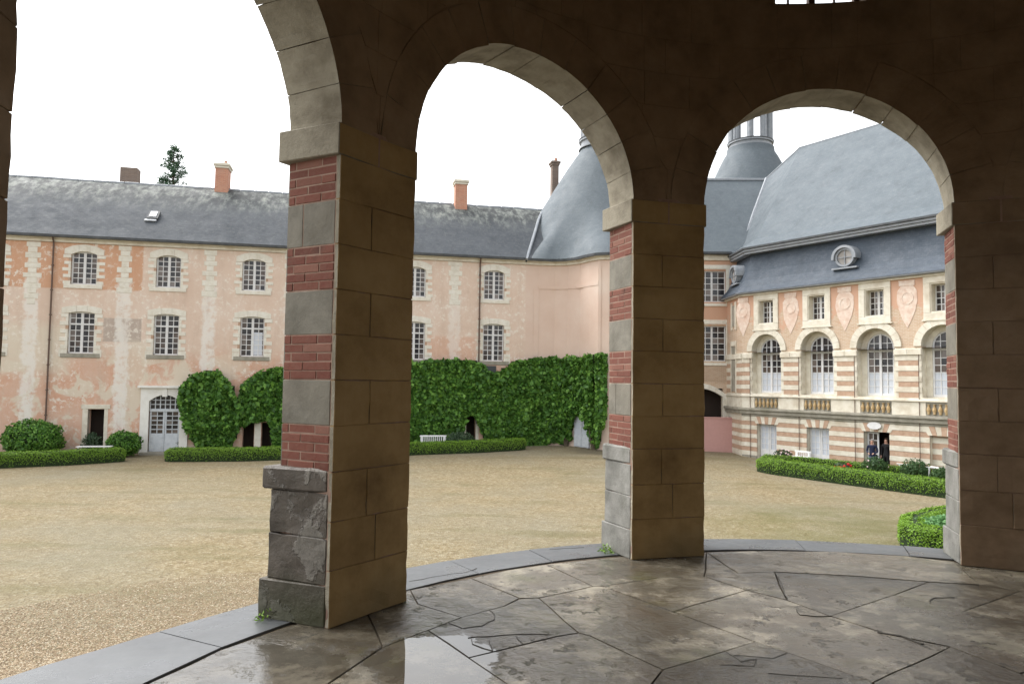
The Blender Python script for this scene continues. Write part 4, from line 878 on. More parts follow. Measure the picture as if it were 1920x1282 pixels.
def paned(mb, pn, x0, x1, z0, z1, nc, nr, y0=.16, y1=.22, b=.07, mid=True, mw=.04):
    mb.box(x0, x0+b, y0, y1, z0, z1); mb.box(x1-b, x1, y0, y1, z0, z1); mb.box(x0+b, x1-b, y0, y1, z0, z0+b); mb.box(x0+b, x1-b, y0, y1, z1-b, z1)
    for c in range(1, nc):
        x = x0+b + (x1-x0-2*b)*c/nc; w_ = .06 if (mid and c*2 == nc) else mw/2; mb.box(x-w_, x+w_, y0+(0 if w_ > .05 else .012), y1-.004, z0+b, z1-b)
    for r_ in range(1, nr): z = z0+b + (z1-z0-2*b)*r_/nr; mb.box(x0+b, x1-b, y0+.016, y1-.012, z-mw/2, z+mw/2)
    for c in range(nc):
        for r_ in range(nr):
            xa, xb = x0+b + (x1-x0-2*b)*c/nc, x0+b + (x1-x0-2*b)*(c+1)/nc; za, zb = z0+b + (z1-z0-2*b)*r_/nr, z0+b + (z1-z0-2*b)*(r_+1)/nr; q = len(pn.v)
            pn.v += [(xa, y1-.02, za), (xb, y1-.02, za), (xb, y1-.02+j_(.005), zb), (xa, y1-.02+j_(.005), zb)]; pn.f.append((q, q+1, q+2, q+3)); pn.m.append(0)
for (a, b, c, d, nr) in ((*hs_[0], 5), (*hs_[1], 6), (*hs_[3], 5), (*hs_[4], 6)):
    f = MB(); p = MB(); paned(f, p, a, b, c, d, 4, nr); w = f.build('window', M['white'], BW); p.build('pane', M['glass'], w)
    f = MB(); f.box(a-.22, a, -.03, .2, c-.1, d+.1); f.box(b, b+.22, -.03, .2, c-.1, d+.1); f.build('jamb', M['quoin'], w, .01)
    f = MB(); f.box(a-.3, b+.3, -.05, .2, d+.102, d+.38); f.build('lintel', M['quoin'], w, .02); f = MB(); f.box(a-.3, b+.3, -.07, .2, c-.28, c-.102); f.build('sill', M['quoin'], w, .02)
mb = MB(); mb.box(-1, 7.25, -.014, 0, 2.3-.05, z2a-.4); mb.build('string_course', M['wstone'], BW)
mb = MB(); mb.box(3.5, 7.2, -.02, .1, zp+.45, z2a-.30); mb.build('brick_panel', M['brickwall'], BW)
# carriage arch ring and passage
xc_ = (hs_[2][0]+hs_[2][1])/2; hw_ = (hs_[2][1]-hs_[2][0])/2
mb = MB()
for k in range(9): ring_piece(mb, xc_, zp-1.5, 1.55, 1.9, PI*.06+PI*.88*k/9+.01, PI*.06+PI*.88*(k+1)/9-.01, -.06, .1, 1)
for k in range(0): pass
mb = MB(); fz = lambda x: zp - .55*((x-xc_)/hw_)**2
for k in range(9):
    xa, xb = xc_-hw_-.3+(2*hw_+.6)*k/9+.005, xc_-hw_-.3+(2*hw_+.6)*(k+1)/9-.005
    m_ = MB(); m_.xz([(xa, fz(xa)), (xb, fz(xb)), (xb, fz(xb)+.32), (xa, fz(xa)+.32)], -.08, .25); m_.build('passage_arch_stone', M['quoin'], BW)
mb = MB(); mb.box(hs_[2][1]-.02, hs_[2][1]+.28, -.06, .3, GZ, zp-.5); mb.build('passage_jamb', M['wstone'], BW, .02)
GT = empty('passage_gate', tuple(BP[:2]) + (GZ,), BA, 'low faded pink gate panel closing the dark passage', 'gate'); ZOFF[GT.name] = -GZ
gz0 = zg0
mb = MB(); mb.box(xg0-1.8, xg1+.1, -1.05, -.93, gz0-.0, zg1-.1); mb.build('gate_panel', M['pink'], GT)
mb = MB(); mb.box(xg0-1.8, xg1+.1, -1.09, -.89, zg1-.098, zg1-.02); mb.build('gate_rail', M['pink'], GT, .01)
mb = MB(); mb.box(xg0-1.8, xg1+.1, -1.1, -.8, gz0-.3, gz0-.01); mb.build('gate_sill', M['gutter'], GT)

# ------------------------------------------------------------------ striped right wing
RA = math.atan2(-1.5, 1.0); RO = (13.75, 43.1)
RW = empty('striped_wing', (RO[0], RO[1], GZ), RA, 'striped brick and cream stone wing with arched windows under a mansard slate roof', 'building', worldz=True)
Rx = np.array([math.cos(RA), math.sin(RA), 0]); Ry = np.array([-math.sin(RA), math.cos(RA), 0]); RP = np.array([RO[0], RO[1], 0])
NB = 8; bay = lambda k: 1.71 + 3.235*k; UE = bay(NB-1) + 1.7
MATW = [M['wstone'], M['spandrel']]
ht, ha, hd = [], [], []
for k in range(NB):
    c = bay(k); ht.append((c-.52, c+.50, 5.06, 6.46)); ha.append((c-.98, c+.98, 1.02, 4.47))
    hd.append((c-.66, c+.66, GZ-.1, -.72))
    if k == 3: hd[-1] = (c-.66, c+.66, GZ-.1, -.72)
mb = MB(); wall_holes(mb, 0, UE, 3.42, 6.80, [(a, b, max(c_, 3.42), d_) for a, b, c_, d_ in ht + ha], 0, .45, 1); mb.build('upper_wall', MATW, RW)
mb = MB(); wall_holes(mb, 0, UE, GZ-.3, 3.42, [(a, b, c_, min(d_, 3.42)) for a, b, c_, d_ in ha + hd], 0, .45, 0); mb.build('lower_wall', MATW, RW)
# end return facing the passage (toward the back wing)
ES = Vector((RP[0], RP[1])); EA = Vector((13.72, 46.2)); 
def rloc(x, y): v = np.array([x, y, 0]) - RP; return float(v @ Rx), float(v @ Ry)
ea = rloc(*EA); ed = Vector(ea); edn = ed.normalized(); en = Vector((-edn[1], edn[0]))   # outward (towards -x world)
if (Rx[:2] @ np.array([1, 0]))*en[0] + (Ry[:2] @ np.array([1, 0]))*en[1] > 0: en = -en
mb = MB(); mb.strip([[(ea[0], ea[1], z), (0, 0, z)] for z in (GZ-.3, 3.42)]); mb.m = [0]; mb.strip([[(ea[0], ea[1], z), (0, 0, z)] for z in (3.42, 6.8)], 1); mb.build('end_wall', MATW, RW)
def ebox(mb, s0, s1, o0, o1, z0, z1, m=0):   # box along end return, s from corner, o outward
    P_ = [edn*s1 + en*o1, edn*s0 + en*o1, edn*s0 + en*o0, edn*s1 + en*o0]
    return mb.hexa([(p[0], p[1], z0) for p in P_] + [(p[0], p[1], z1) for p in P_], m)
ELEN = ed.length
for k in range(NB):
    c = bay(k)
    # attic window
    f = MB(); p = MB(); paned(f, p, c-.48, c+.46, 5.12, 6.40, 4, 4, .38, .43, .05, True, .035); w = f.build('attic_window', M['white'], RW); p.build('pane', M['glass'], w)
    f = MB(); f.box(c-.522, c-.48, -.02, .44, 5.06, 6.46); f.box(c+.462, c+.502, -.02, .44, 5.06, 6.46); f.box(c-.48, c+.462, -.02, .44, 6.41, 6.46); f.box(c-.48, c+.462, -.02, .44, 5.06, 5.11); f.build('window_reveal', M['wstone'], w)
    for (xa, xb, za, zb) in ((c-.84, c-.525, 5.06, 6.46), (c+.505, c+.82, 5.06, 6.46), (c-.84, c+.82, 6.463, 6.78), (c-.84, c+.82, 4.74, 5.057)):
        f = MB(); f.box(xa, xb, -.06, .1, za, zb); f.build('surround_stone', M['wstone'], w, .012)
    f = MB(); f.box(c-.9, c+.9, -.11, .05, 4.66, 4.735); f.build('sill', M['wstone'], w, .01)
    # arched window: joinery
    f = MB(); p = MB(); y0, y1 = .47, .53
    f.box(c-.70, c-.62, y0, y1, 1.09, 3.55); f.box(c+.62, c+.70, y0, y1, 1.09, 3.55); f.box(c-.06, c+.06, y0-.02, y1-.003, 1.09, 4.2); f.box(c-.70, c+.70, y0-.03, y1-.006, 3.28, 3.38); f.box(c-.62, c+.62, y0, y1, 1.09, 1.2)
    ring_piece(f, c, 3.52, .62, .71, 0, PI, y0, y1, 12)
    for s in (-1, 1):
        f.box(c+s*.34-.018, c+s*.34+.018, y0+.01, y1-.008, 1.2, 3.52+math.sqrt(.62**2-.34**2))
    for i in range(1, 6): zz = 1.2 + (3.28-1.2)*i/6; f.box(c-.62, c+.62, y0+.014, y1-.01, zz-.018, zz+.018)
    zz = 3.72; f.box(c-.6, c+.6, y0+.014, y1-.01, zz-.018, zz+.018)
    w = f.build('arched_window', M['white'], RW)
    for cc in range(4):
        for r_ in range(7):
            xa = c-.62+.31*cc; za = 1.2 + .347*r_
            zt = za + .347 if r_ < 6 else 3.52
            q = len(p.v); p.v += [(xa, .515, za), (xa+.31, .515, za), (xa+.31, .515+j_(.004), zt), (xa, .515+j_(.004), zt)]; p.f.append((q, q+1, q+2, q+3)); p.m.append(1 if r_ < 3 else 0)
    q = len(p.v); AP = arc_pts(c, 3.52, .66, .66, 0, PI, 14); p.v += [(x, .515, z) for x, z in AP]; p.f.append(tuple(q+i for i in range(len(AP)))); p.m.append(0)
    p.build('pane', [M['glass'], M['curtain']], w)
    # inner stone reveal frame, semicircular, and spandrel filler behind the archivolt
    f = MB(); f.box(c-.98, c-.70, .42, .55, 1.02, 3.50); f.box(c+.70, c+.98, .42, .55, 1.02, 3.50); ring_piece(f, c, 3.50, .70, 1.0, 0, PI, .42, .55, 14); f.box(c-.72, c+.72, .40, .55, 1.02, 1.088); f.build('window_reveal', M['wstone'], w)
    f = MB(); n_ = 14
    for s in range(n_):
        a, b = PI*s/n_, PI*(s+1)/n_; xa, xb = c+.98*math.cos(a), c+.98*math.cos(b); za, zb = 3.49+.98*math.sin(a), 3.49+.98*math.sin(b)
        f.xz([(xb, zb), (xa, za), (xa, 4.50), (xb, 4.50)], .004, .44)
    f.build('arch_filler', M['wstone'], w)
    for s in range(11): f = MB(); ring_piece(f, c, 3.49, .975, 1.33, PI*s/11+.004, PI*(s+1)/11-.004, -.075 - random.random()*.008, .05, 2); f.build('archivolt_stone', M['wstone'], w)
    for s in (-1, 1): f = MB(); f.box(min(c+s*.95, c+s*1.615), max(c+s*.95, c+s*1.615), -.10, .1, 3.08, 3.38); f.build('impost', M['wstone'], RW, .02)
    # balustrade
    f = MB(); f.box(c-.80, c+.80, -.02, .10, .18, .20); f.build('balustrade_floor', M['gstone'], RW)
    bl = MB(); bl.box(c-.80, c+.80, -.045, .02, .18, .26); bl.box(c-.80, c+.80, -.05, .02, .74, .83); bl.box(c-.80, c+.80, -.012, -.004, .26, .74, 0); b0 = bl.build('balustrade', M['gstone'], RW, .006)
    for i in range(6):
        x = c - .66 + 1.32*i/5; f = MB(); prof = [(.05, .26), (.065, .30), (.045, .33), (.098, .44), (.085, .52), (.04, .63), (.035, .67), (.06, .70), (.06, .74)]
        f.strip([[(x+q*math.cos(2*PI*j/10), -.06+q*math.sin(2*PI*j/10), z) for j in range(10)] for q, z in prof], closed=True); f.build('baluster', M['ochre_bal'], b0, smooth=True)
    # lintel of ground floor opening: alternating voussoirs
    nv = 7
    for s in range(nv):
        xa, xb = -.85 + 1.7*s/nv, -.85 + 1.7*(s+1)/nv; f = MB(); fl = 1.22
        f.xz([(c+xa*.86+.004, -.72), (c+xb*.86-.004, -.72), (c+xb*1.15-.004, -.30), (c+xa*1.15+.004, -.30)], -.035 - .01*(s % 2), .2); f.build('lintel_stone', M['wstone'] if s % 2 == 0 else M['wbrick'], RW)
    # striped courses on the piers
    xl = 0 if k == 0 else bay(k-1); spans_u = [((xl + .98) if k else 0.0, c - .98)]; spans_g = [((xl + .66) if k else 0.0, c - .66)]
    if k == NB-1: spans_u.append((c+.98, UE)); spans_g.append((c+.66, UE))
    for (xa, xb) in spans_u:
        z = 1.03
        for i in range(8):
            h = .25 if i % 2 == 0 else .262; isb = (i % 2 == 0); f = MB(); pr = .018 if isb else .03
            f.box(xa + (.0 if not isb else .16)*(1 if k else 0), xb - (.0 if not isb else .16), -pr, .05, z+.004, z+h-.004); f.build('brick_course' if isb else 'stone_course', M['wbrick' if isb else 'wstone'], RW, .008)
            z += h
    for (xa, xb) in spans_g:
        z = GZ+.32; f = MB(); f.box(xa, xb, -.05, .05, GZ-.2, z-.003); f.build('base_course', M['gstone'], RW, .01)
        for i in range(9):
            h = .25; isb = (i % 2 == 1); f = MB(); f.box(xa, xb, -.02 if isb else -.032, .05, z+.004, z+h-.004); f.build('brick_course' if isb else 'stone_course', M['wbrick' if isb else 'wstone'], RW, .008)
            z += h
    # cartouche of pale plaster between attic windows
    cc = c - 1.617
    if k >= 0:
        out = [(-.42, 6.72), (-.30, 6.45), (-.50, 6.2), (-.53, 5.7), (-.40, 5.2), (-.22, 4.8), (0, 4.40), (.22, 4.8), (.40, 5.2), (.53, 5.7), (.50, 6.2), (.30, 6.45), (.42, 6.72)]
        f = MB(); pts = [(cc + x*(.9 + .12*random.random()), z) for x, z in out][::1]; f.xz(pts, -.018, .02); 
        ring_piece(f, cc, 5.85, .24, .32, 0, 2*PI, -.034, -.018, 14); f.xz([(cc-.38, 6.45), (cc+.38, 6.45), (cc+.38, 6.6), (cc-.38, 6.6)], -.036, -.018)
        f.build('plaster_cartouche', M['cartouche'] if 'cartouche' in M else M['quoin'], RW)
    # drainpipe / lightning cable
    f = MB(); f.tube((cc+.54, -.09, 3.1), (cc+.54, -.09, GZ), .018, 5); f.build('downpipe', M['iron'], RW)
# panels between balustrades, ledges
mb = MB(); xs_ = [0] + [v for k in range(NB) for v in (bay(k)-.80, bay(k)+.80)] + [UE]
for i in range(0, len(xs_), 2): m_ = MB(); m_.box(xs_[i], xs_[i+1], -.05, .05, .18, .83); m_.build('parapet_panel', M['wstone'], RW, .012)
mb = MB(); mb.box(-.05, UE, -.12, .1, .835, .95); mb.build('sill_course', M['wstone'], RW, .02)
mb = MB(); mb.box(-.0, UE, -.055, .1, .952, 1.025); mb.build('sill_course', M['wstone'], RW)
mb = MB(); mb.box(-.08, UE, -.24, .1, .04, .175); mb.box(-.05, UE, -.15, .1, -.17, .038); mb.box(-.02, UE, -.06, .1, -.30, -.172); mb.build('ledge', M['gstone'], RW, .02)
mb = MB(); mb.box(-.1, UE, -.14, .1, 6.78, 6.90); mb.build('cornice', M['wstone'], RW, .02)
mb = MB(); mb.box(-.2, UE, -.34, .1, 6.903, 7.02); mb.build('gutter', M['lead'], RW, .02)
# end return courses, niches
for i, z in enumerate(np.arange(1.03, 3.0, .255)):
    m_ = MB(); ebox(m_, 0.02, ELEN, -.03, .022, z+.004, z+.25); m_.build('stone_course' if i % 2 else 'brick_course', M['wstone' if i % 2 else 'wbrick'], RW)
for i, z in enumerate(np.arange(GZ+.32, -.4, .25)):
    m_ = MB(); ebox(m_, 0.02, ELEN, -.03, .022, z+.004, z+.246); m_.build('stone_course' if i % 2 == 0 else 'brick_course', M['wstone' if i % 2 == 0 else 'wbrick'], RW)
for (za, zb, o, nm, mt) in ((.04, .175, .24, 'ledge', 'gstone'), (-.17, .038, .15, 'ledge', 'gstone'), (.18, .83, .05, 'parapet_panel', 'wstone'), (.835, .95, .12, 'sill_course', 'wstone'), (3.08, 3.38, .1, 'impost', 'wstone'), (6.78, 6.9, .14, 'cornice', 'wstone'), (6.903, 7.02, .34, 'gutter', 'lead')):
    m_ = MB(); ebox(m_, .0, ELEN, -.05, o, za, zb); m_.build(nm, M[mt], RW)
nm_ = MB(); ebox(nm_, 1.0, 1.1, 0, .07, 1.05, 3.9); ebox(nm_, 1.9, 2.0, 0, .07, 1.05, 3.9); ebox(nm_, 1.0, 2.0, 0, .07, 3.9, 4.2); nm_.build('blind_niche', M['wstone'], RW)
nm_ = MB(); ebox(nm_, 1.12, 1.88, .03, .04, 1.1, 3.85); ebox(nm_, 1.25, 1.75, .03, .04, 5.1, 6.4); nm_.build('niche_recess', M['gstone'], RW)
nm_ = MB(); ebox(nm_, 1.0, 1.22, 0, .06, 4.9, 6.6); ebox(nm_, 1.78, 2.0, 0, .06, 4.9, 6.6); nm_.build('surround_stone', M['wstone'], RW)
# mansard: lower steep slope with a bell curve, main roof above, hip to the end
apex = rloc(19.6, 48.8); ZR = 17.8
def edge_pts(off, z, xe=UE):  # eave polyline at inward offset
    a = en * (-off) + ed; a = Vector((ea[0], ea[1])) - en*off*1.0
    # corner = intersection of the two offset lines: front line y=off ; end line passes a with dir edn
    t = (off - a[1]) / edn[1]; cpt = a + edn*t
    return [(a[0]+edn[0]*.0, a[1], z), (cpt[0], cpt[1], z), (xe, off, z)]
rows = [edge_pts(o, z) for o, z in ((-.38, 6.98), (-.10, 7.30), (.18, 7.75), (.40, 8.3), (.56, 8.9), (.66, 9.42))]
mb = MB(); mb.strip(rows); mb.build('mansard_slope', M['slate_dark'], RW)
mb = MB()
for (o0, o1_, z0, z1, m_) in ((.60, .22, 9.36, 9.50, 0), (.22, .12, 9.502, 9.62, 0)):
    A, B = edge_pts(o0+.3, z0), edge_pts(o1_, z0); C_, D_ = edge_pts(o1_, z1), edge_pts(o0+.3, z1); mb.strip([A, B, C_, D_])
mb.build('upper_cornice', M['lead'], RW)
mb = MB(); A, B = edge_pts(.4, 9.63), edge_pts(.02, 9.63); C_, D_ = edge_pts(.02, 9.73), edge_pts(.4, 9.73); mb.strip([A, B, C_, D_]); mb.build('upper_gutter', M['gutter'], RW)
mb = MB()
E0, E1, E2 = edge_pts(.05, 9.74); F0, F1, F2 = edge_pts(1.0, 10.35)
AP_ = (apex[0], apex[1], ZR); AE = (UE, apex[1], ZR); f1l = F1
mb.v += [E1, E2, F2, F1, AP_, AE, E0, F0, (UE, apex[1]*2, 9.7), (apex[0]-1, apex[1]*2, 9.7)]
VP = rloc(18.0, 50.8) + (16.2,); VB = rloc(14.6, 55.5) + (9.7,); mb.v += [VP, VB]
mb.f += [(0, 1, 2, 3), (3, 2, 5, 4), (6, 0, 3, 7), (7, 3, 4, 10), (5, 8, 9, 4), (4, 9, 11, 10), (7, 10, 11)]; mb.m += [0]*7
mb.build('main_roof', M['slate'], RW)
mb = MB(); mb.tube(AP_, AE, .06, 6); mb.build('hip_roll', M['lead'], RW)
mb = MB(); mb.tube(E0, F0, .12, 6); mb.tube(F0, VP, .12, 6); mb.tube(VP, AP_, .07, 6); mb.build('valley_flashing', M['lead'], RW)
mb = MB(); mb.v += [(UE, 0, GZ), (UE, apex[1]*2, GZ), (UE, apex[1]*2, 9.7), (UE, apex[1], ZR), (UE, .6, 9.7), (UE, 0, 7)]; mb.f += [(0, 1, 2, 3, 4, 5)]; mb.m += [0]
mb.v += [(0.5, apex[1]*2, GZ), (0.5, apex[1]*2, 9.7)]; mb.f += [(1, 6, 7, 2)]; mb.m += [0]; mb.build('rear_wall', M['wstone'], RW)
mb = MB(); mb.box(.5, UE-.2, 1.1, 1.2, GZ, 6.7); mb.build('room_dark', M['void'], RW)
# oeil-de-boeuf dormers
def bullseye(parent, to_local, name='bullseye_dormer'):
    f = MB(); 
    def rp_(r0, r1, y0, y1, n=20, sx=1.):
        for k in range(n):
            a, b = 2*PI*k/n, 2*PI*(k+1)/n; f.xz([(r0*sx*math.cos(a), r0*math.sin(a)), (r1*sx*math.cos(a), r1*math.sin(a)), (r1*sx*math.cos(b), r1*math.sin(b)), (r0*sx*math.cos(b), r0*math.sin(b))], y0, y1)
    rp_(.48, .60, -.06, .6)
    for k in range(14): ring_piece(f, 0, 0, .62, .78, -.15 + (PI+.3)*k/14, -.15 + (PI+.3)*(k+1)/14, -.16, .6, 1)
    f.box(-.80, .80, -.10, .5, -.74, -.64)
    g_ = MB(); k = len(g_.v); g_.v += [(.47*math.cos(2*PI*i/20), .02, .47*math.sin(2*PI*i/20)) for i in range(20)]; g_.f.append(tuple(range(20))); g_.m.append(0)
    h_ = MB(); h_.box(-.02, .02, -.03, .01, -.46, .46); h_.box(-.46, .46, -.025, .005, -.02, .02)
    T_ = to_local
    for m_ in (f, g_, h_): m_.v = [T_((v[0]*.88, v[1], v[2]*.82)) for v in m_.v]
    o = f.build(name, M['lead'], parent); g_.build('pane', M['bull'] if 'bull' in M else M['wstone'], o); h_.build('glazing_bar', M['lead'], o)
bc = (bay(1)+bay(2))/2
for xc_2 in (bc, bay(3)+3.235/2+.0, bay(5)+3.235/2): bullseye(RW, lambda v, xc=xc_2: (xc + v[0], .05 + v[1], 8.28 + v[2]))
def _eloc(v): q = edn*(1.5 - v[0]) + en*(-.05 - v[1]); return (q[0], q[1], 8.28 + v[2])
bullseye(RW, _eloc)
# ground-floor doors of the striped wing
def leaf_door(k, mode):
    c = bay(k); f = MB(); p = MB(); y0, y1 = .26, .31; z0, z1 = GZ+.1, -.76
    xs2 = [(c-.64, c), (c, c+.64)] if mode != 'open' else [(c-.64, c-.02)]
    for a, b in xs2:
        a += .01; b -= .01; f.box(a, a+.08, y0, y1, z0, z1); f.box(b-.08, b, y0, y1, z0, z1); f.box(a+.08, b-.08, y0, y1, z1-.08, z1); f.box(a+.08, b-.08, y0, y1, z0, z0+.62)
        for i in range(4): zz = z0+.62 + (z1-.08-z0-.62)*i/4; f.box(a+.08, b-.08, y0+.01, y1-.004, zz-.018, zz+.018)
        f.box((a+b)/2-.018, (a+b)/2+.018, y0+.012, y1-.006, z0+.62, z1-.08)
        for i in range(4):
            for cc in range(2):
                q = len(p.v); xa = a+.08+(b-a-.16)*cc/2; xb = a+.08+(b-a-.16)*(cc+1)/2; za = z0+.62+(z1-.7-z0)*i/4; zb = z0+.62+(z1-.7-z0)*(i+1)/4; p.v += [(xa, .292, za), (xb, .292, za), (xb, .292, zb), (xa, .292, zb)]; p.f.append((q, q+1, q+2, q+3)); p.m.append(0)
    w = f.build('glazed_door', M['white'], RW); p.build('pane', M['curtain'] if mode == 'curtain' else M['glass'], w)
for k in range(NB):
    if k == 3: 
        c = bay(k)
        for i, z in enumerate(np.arange(GZ, -.8, .26)): m_ = MB(); m_.box(c-.66, c+.66, .20, .3, z+.003, z+.257); m_.build('blocked_door_course', M['wstone' if i % 2 else 'wbrick'], RW)
    else: leaf_door(k, 'open' if k == 2 else 'curtain')
mb = MB(); mb.cyl((0, 0), .36, -.05, 0, 20); mb.v = [(bay(2)-.05 + x, -.09 + z*1., -.42 + y*.5) for x, y, z in mb.v]; mb.build('oval_plaque', M['white'], RW)

# second tower with lantern beyond the link wing
T2 = empty('lantern_tower', (19.9, 60, GZ), 0, 'slate roofed round tower with open columned lantern rising behind the link wing', 'tower', worldz=True)
mb = MB(); mb.cyl((0, 0), 6.6, GZ, 12.2, 40); mb.build('wall', M['plaster2'], T2)
mb = MB(); prof = [(7.0, 12.2), (5.6, 13.8), (4.5, 15.4), (3.7, 17.0), (3.05, 18.7), (2.55, 19.8), (2.2, 20.5), (1.95, 20.9), (1.9, 21.3)]
mb.strip([[(q*math.cos(2*PI*i/48), q*math.sin(2*PI*i/48), z) for i in range(48)] for q, z in prof], closed=True); mb.build('conical_roof', M['slate'], T2, smooth=True)
lantern(T2, 21.1, 1.72)
#__PART2__
# ------------------------------------------------------------------ wall climbers
def project(P):
    X = np.atleast_2d(P) - CAMP; d = X @ cF; return 960 + FPX*(X @ cR2)/d, 641 - FPX*(X @ cU2)/d
def inpoly(x, y, poly):
    ins = np.zeros(len(x), bool); n = len(poly)
    for i in range(n):
        x0, y0 = poly[i]; x1, y1 = poly[(i+1) % n]; c = ((y0 > y) != (y1 > y)); c &= x < (x1-x0)*(y-y0)/(y1-y0+1e-12) + x0; ins ^= c
    return ins
PATH = [tuple((LO + Le*-12.)[:2]), tuple((LO + Le*10.55)[:2])] + TP[1:8]; PATH = np.array(PATH); SEG = np.hypot(*np.diff(PATH, axis=0).T); CUM = np.concatenate([[0], np.cumsum(SEG)])
def path_at(s):
    x = np.interp(s, CUM, PATH[:, 0]); y = np.interp(s, CUM, PATH[:, 1]); i = np.clip(np.searchsorted(CUM, s) - 1, 0, len(SEG)-1); t = np.diff(PATH, axis=0)[i] / SEG[i][:, None]; return np.stack([x, y], 1), t
def nz(a, b, sc, seed=0.): return np.array([mnoise.noise(Vector((p*sc, q*sc, seed))) for p, q in zip(a, b)])
def climber(poly, s0, s1, N, label, th=.55, z1=3.3):
    c, _ = path_at(np.array([(s0+s1)/2])); t0 = empty('wall_climber', (c[0, 0], c[0, 1], GZ), 0, label, 'climbing plant', 'climbers on the court walls'); ZOFF[t0.name] = 0
    s = rng.uniform(s0, s1, N); z = rng.uniform(GZ+.02, z1, N); xy, t = path_at(s); nrm = np.stack([t[:, 1], -t[:, 0]], 1)
    wob = .14*nz(s, z, 2.2, 5.); px, py = project(np.stack([xy[:, 0], xy[:, 1], z + wob], 1)); k = inpoly(px + 5*nz(s, z, 3., 9.), py, poly)
    s, z, xy, nrm = s[k], z[k], xy[k], nrm[k]; px, py = px[k], py[k]
    # thickness swells away from the outline and in rolling clumps
    low = np.clip((z - GZ)/1.8, .25, 1); b = th*low*(.75 + .35*nz(s, z, .9, 2.) + .45*nz(s, z, 2.6, 3.)) ; b = np.clip(b, .08, 1.2)
    d = b - np.abs(rng.normal(0, .12, len(s))) + .04 + .10*nz(s, z, 6., 7.)
    P = np.stack([xy[:, 0] + nrm[:, 0]*d - t0.location.x, xy[:, 1] + nrm[:, 1]*d - t0.location.y, z - GZ], 1); Nn = np.stack([nrm[:, 0], nrm[:, 1], np.full(len(s), .45)], 1)
    kk = rng.random(len(P)) < .05; P[kk, 0] += nrm[kk, 0]*rng.uniform(.05, .30, kk.sum()); P[kk, 1] += nrm[kk, 1]*rng.uniform(.05, .30, kk.sum()); P[kk, 2] += rng.uniform(0, .18, kk.sum())
    leaves('foliage', P, Nn, rng.uniform(.17, .31, len(P)), M['ivy'], t0, .75, .8)
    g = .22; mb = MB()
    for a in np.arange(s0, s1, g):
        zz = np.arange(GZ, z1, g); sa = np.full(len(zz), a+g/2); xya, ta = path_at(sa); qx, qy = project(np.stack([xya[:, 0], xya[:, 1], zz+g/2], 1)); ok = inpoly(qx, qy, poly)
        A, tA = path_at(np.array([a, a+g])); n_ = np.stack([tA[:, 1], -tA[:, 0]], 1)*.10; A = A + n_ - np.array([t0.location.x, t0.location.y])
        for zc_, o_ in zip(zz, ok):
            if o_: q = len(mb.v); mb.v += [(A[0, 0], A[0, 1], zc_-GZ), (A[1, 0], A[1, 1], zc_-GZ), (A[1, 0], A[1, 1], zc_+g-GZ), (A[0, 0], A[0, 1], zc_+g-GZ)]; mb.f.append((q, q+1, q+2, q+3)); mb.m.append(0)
    mb.build('stems', M['core'], t0)  # dark sheet added behind the leaves, standing in for shaded depth
S_ = lambda u: u + 12.
heart = [(390,697),(365,702),(347,718),(338,742),(342,770),(350,800),(360,820),(372,842),(432,842),(440,822),(453,797),(458,768),(446,748),(438,728),(426,708),(408,698)]
big = [(446,775),(448,745),(455,725),(470,707),(490,697),(520,692),(640,688),(765,681),(800,677),(860,675),(890,678),(905,687),(918,698),(935,698),(950,687),(965,677),(1010,672),(1100,671),(1125,664),(1150,668),(1150,772),(1138,790),(1129,808),(1122,838),(1112,838),(1110,805),(1106,784),(1092,776),(1080,784),(1076,800),(1070,826),(1060,834),(1045,826),(1030,830),(1000,834),(990,842),(912,842),(908,818),(897,795),(889,778),(874,775),(869,800),(860,842),(640,850),(545,850),(511,850),(509,800),(500,786),(478,790),(455,797)]
climber(heart, S_(-10.2), S_(-6.0), 15000, 'heart shaped clipped green climber on the salmon wall beside the white entrance', .9, 2.4)
climber(big, S_(-6.6), CUM[-1], 92000, 'long clipped mass of green climber covering the foot of the far wall', .62, 3.4)
for pxs in ((1118, 838, 1116, 790), (1065, 838, 1068, 800)):
    p0 = on_path(pxs[0], pxs[1])
    if not p0: continue
    mb = MB(); a = p0[0]; n_ = Vector((p0[1][1], -p0[1][0], 0)); b0 = Vector((a.x, a.y, gz(a.x, a.y))) + n_*.2
    for k in range(4): mb.tube(b0 + n_*.02*k + Vector((.05*(k-1.5), 0, 0)), b0 + Vector((.22*(k-1.5), .05, 1.5)), .07, 6, 0, .03)
    o = empty('climber_trunk', b0, 0, 'gnarled foot of the wall climber %s of the blue garden door' % ('right' if pxs[0] > 1100 else 'left'), 'climbing plant')
    mb.v = [tuple(Vector(v) - b0) for v in mb.v]; mb.build('trunk', M['bark'], o)

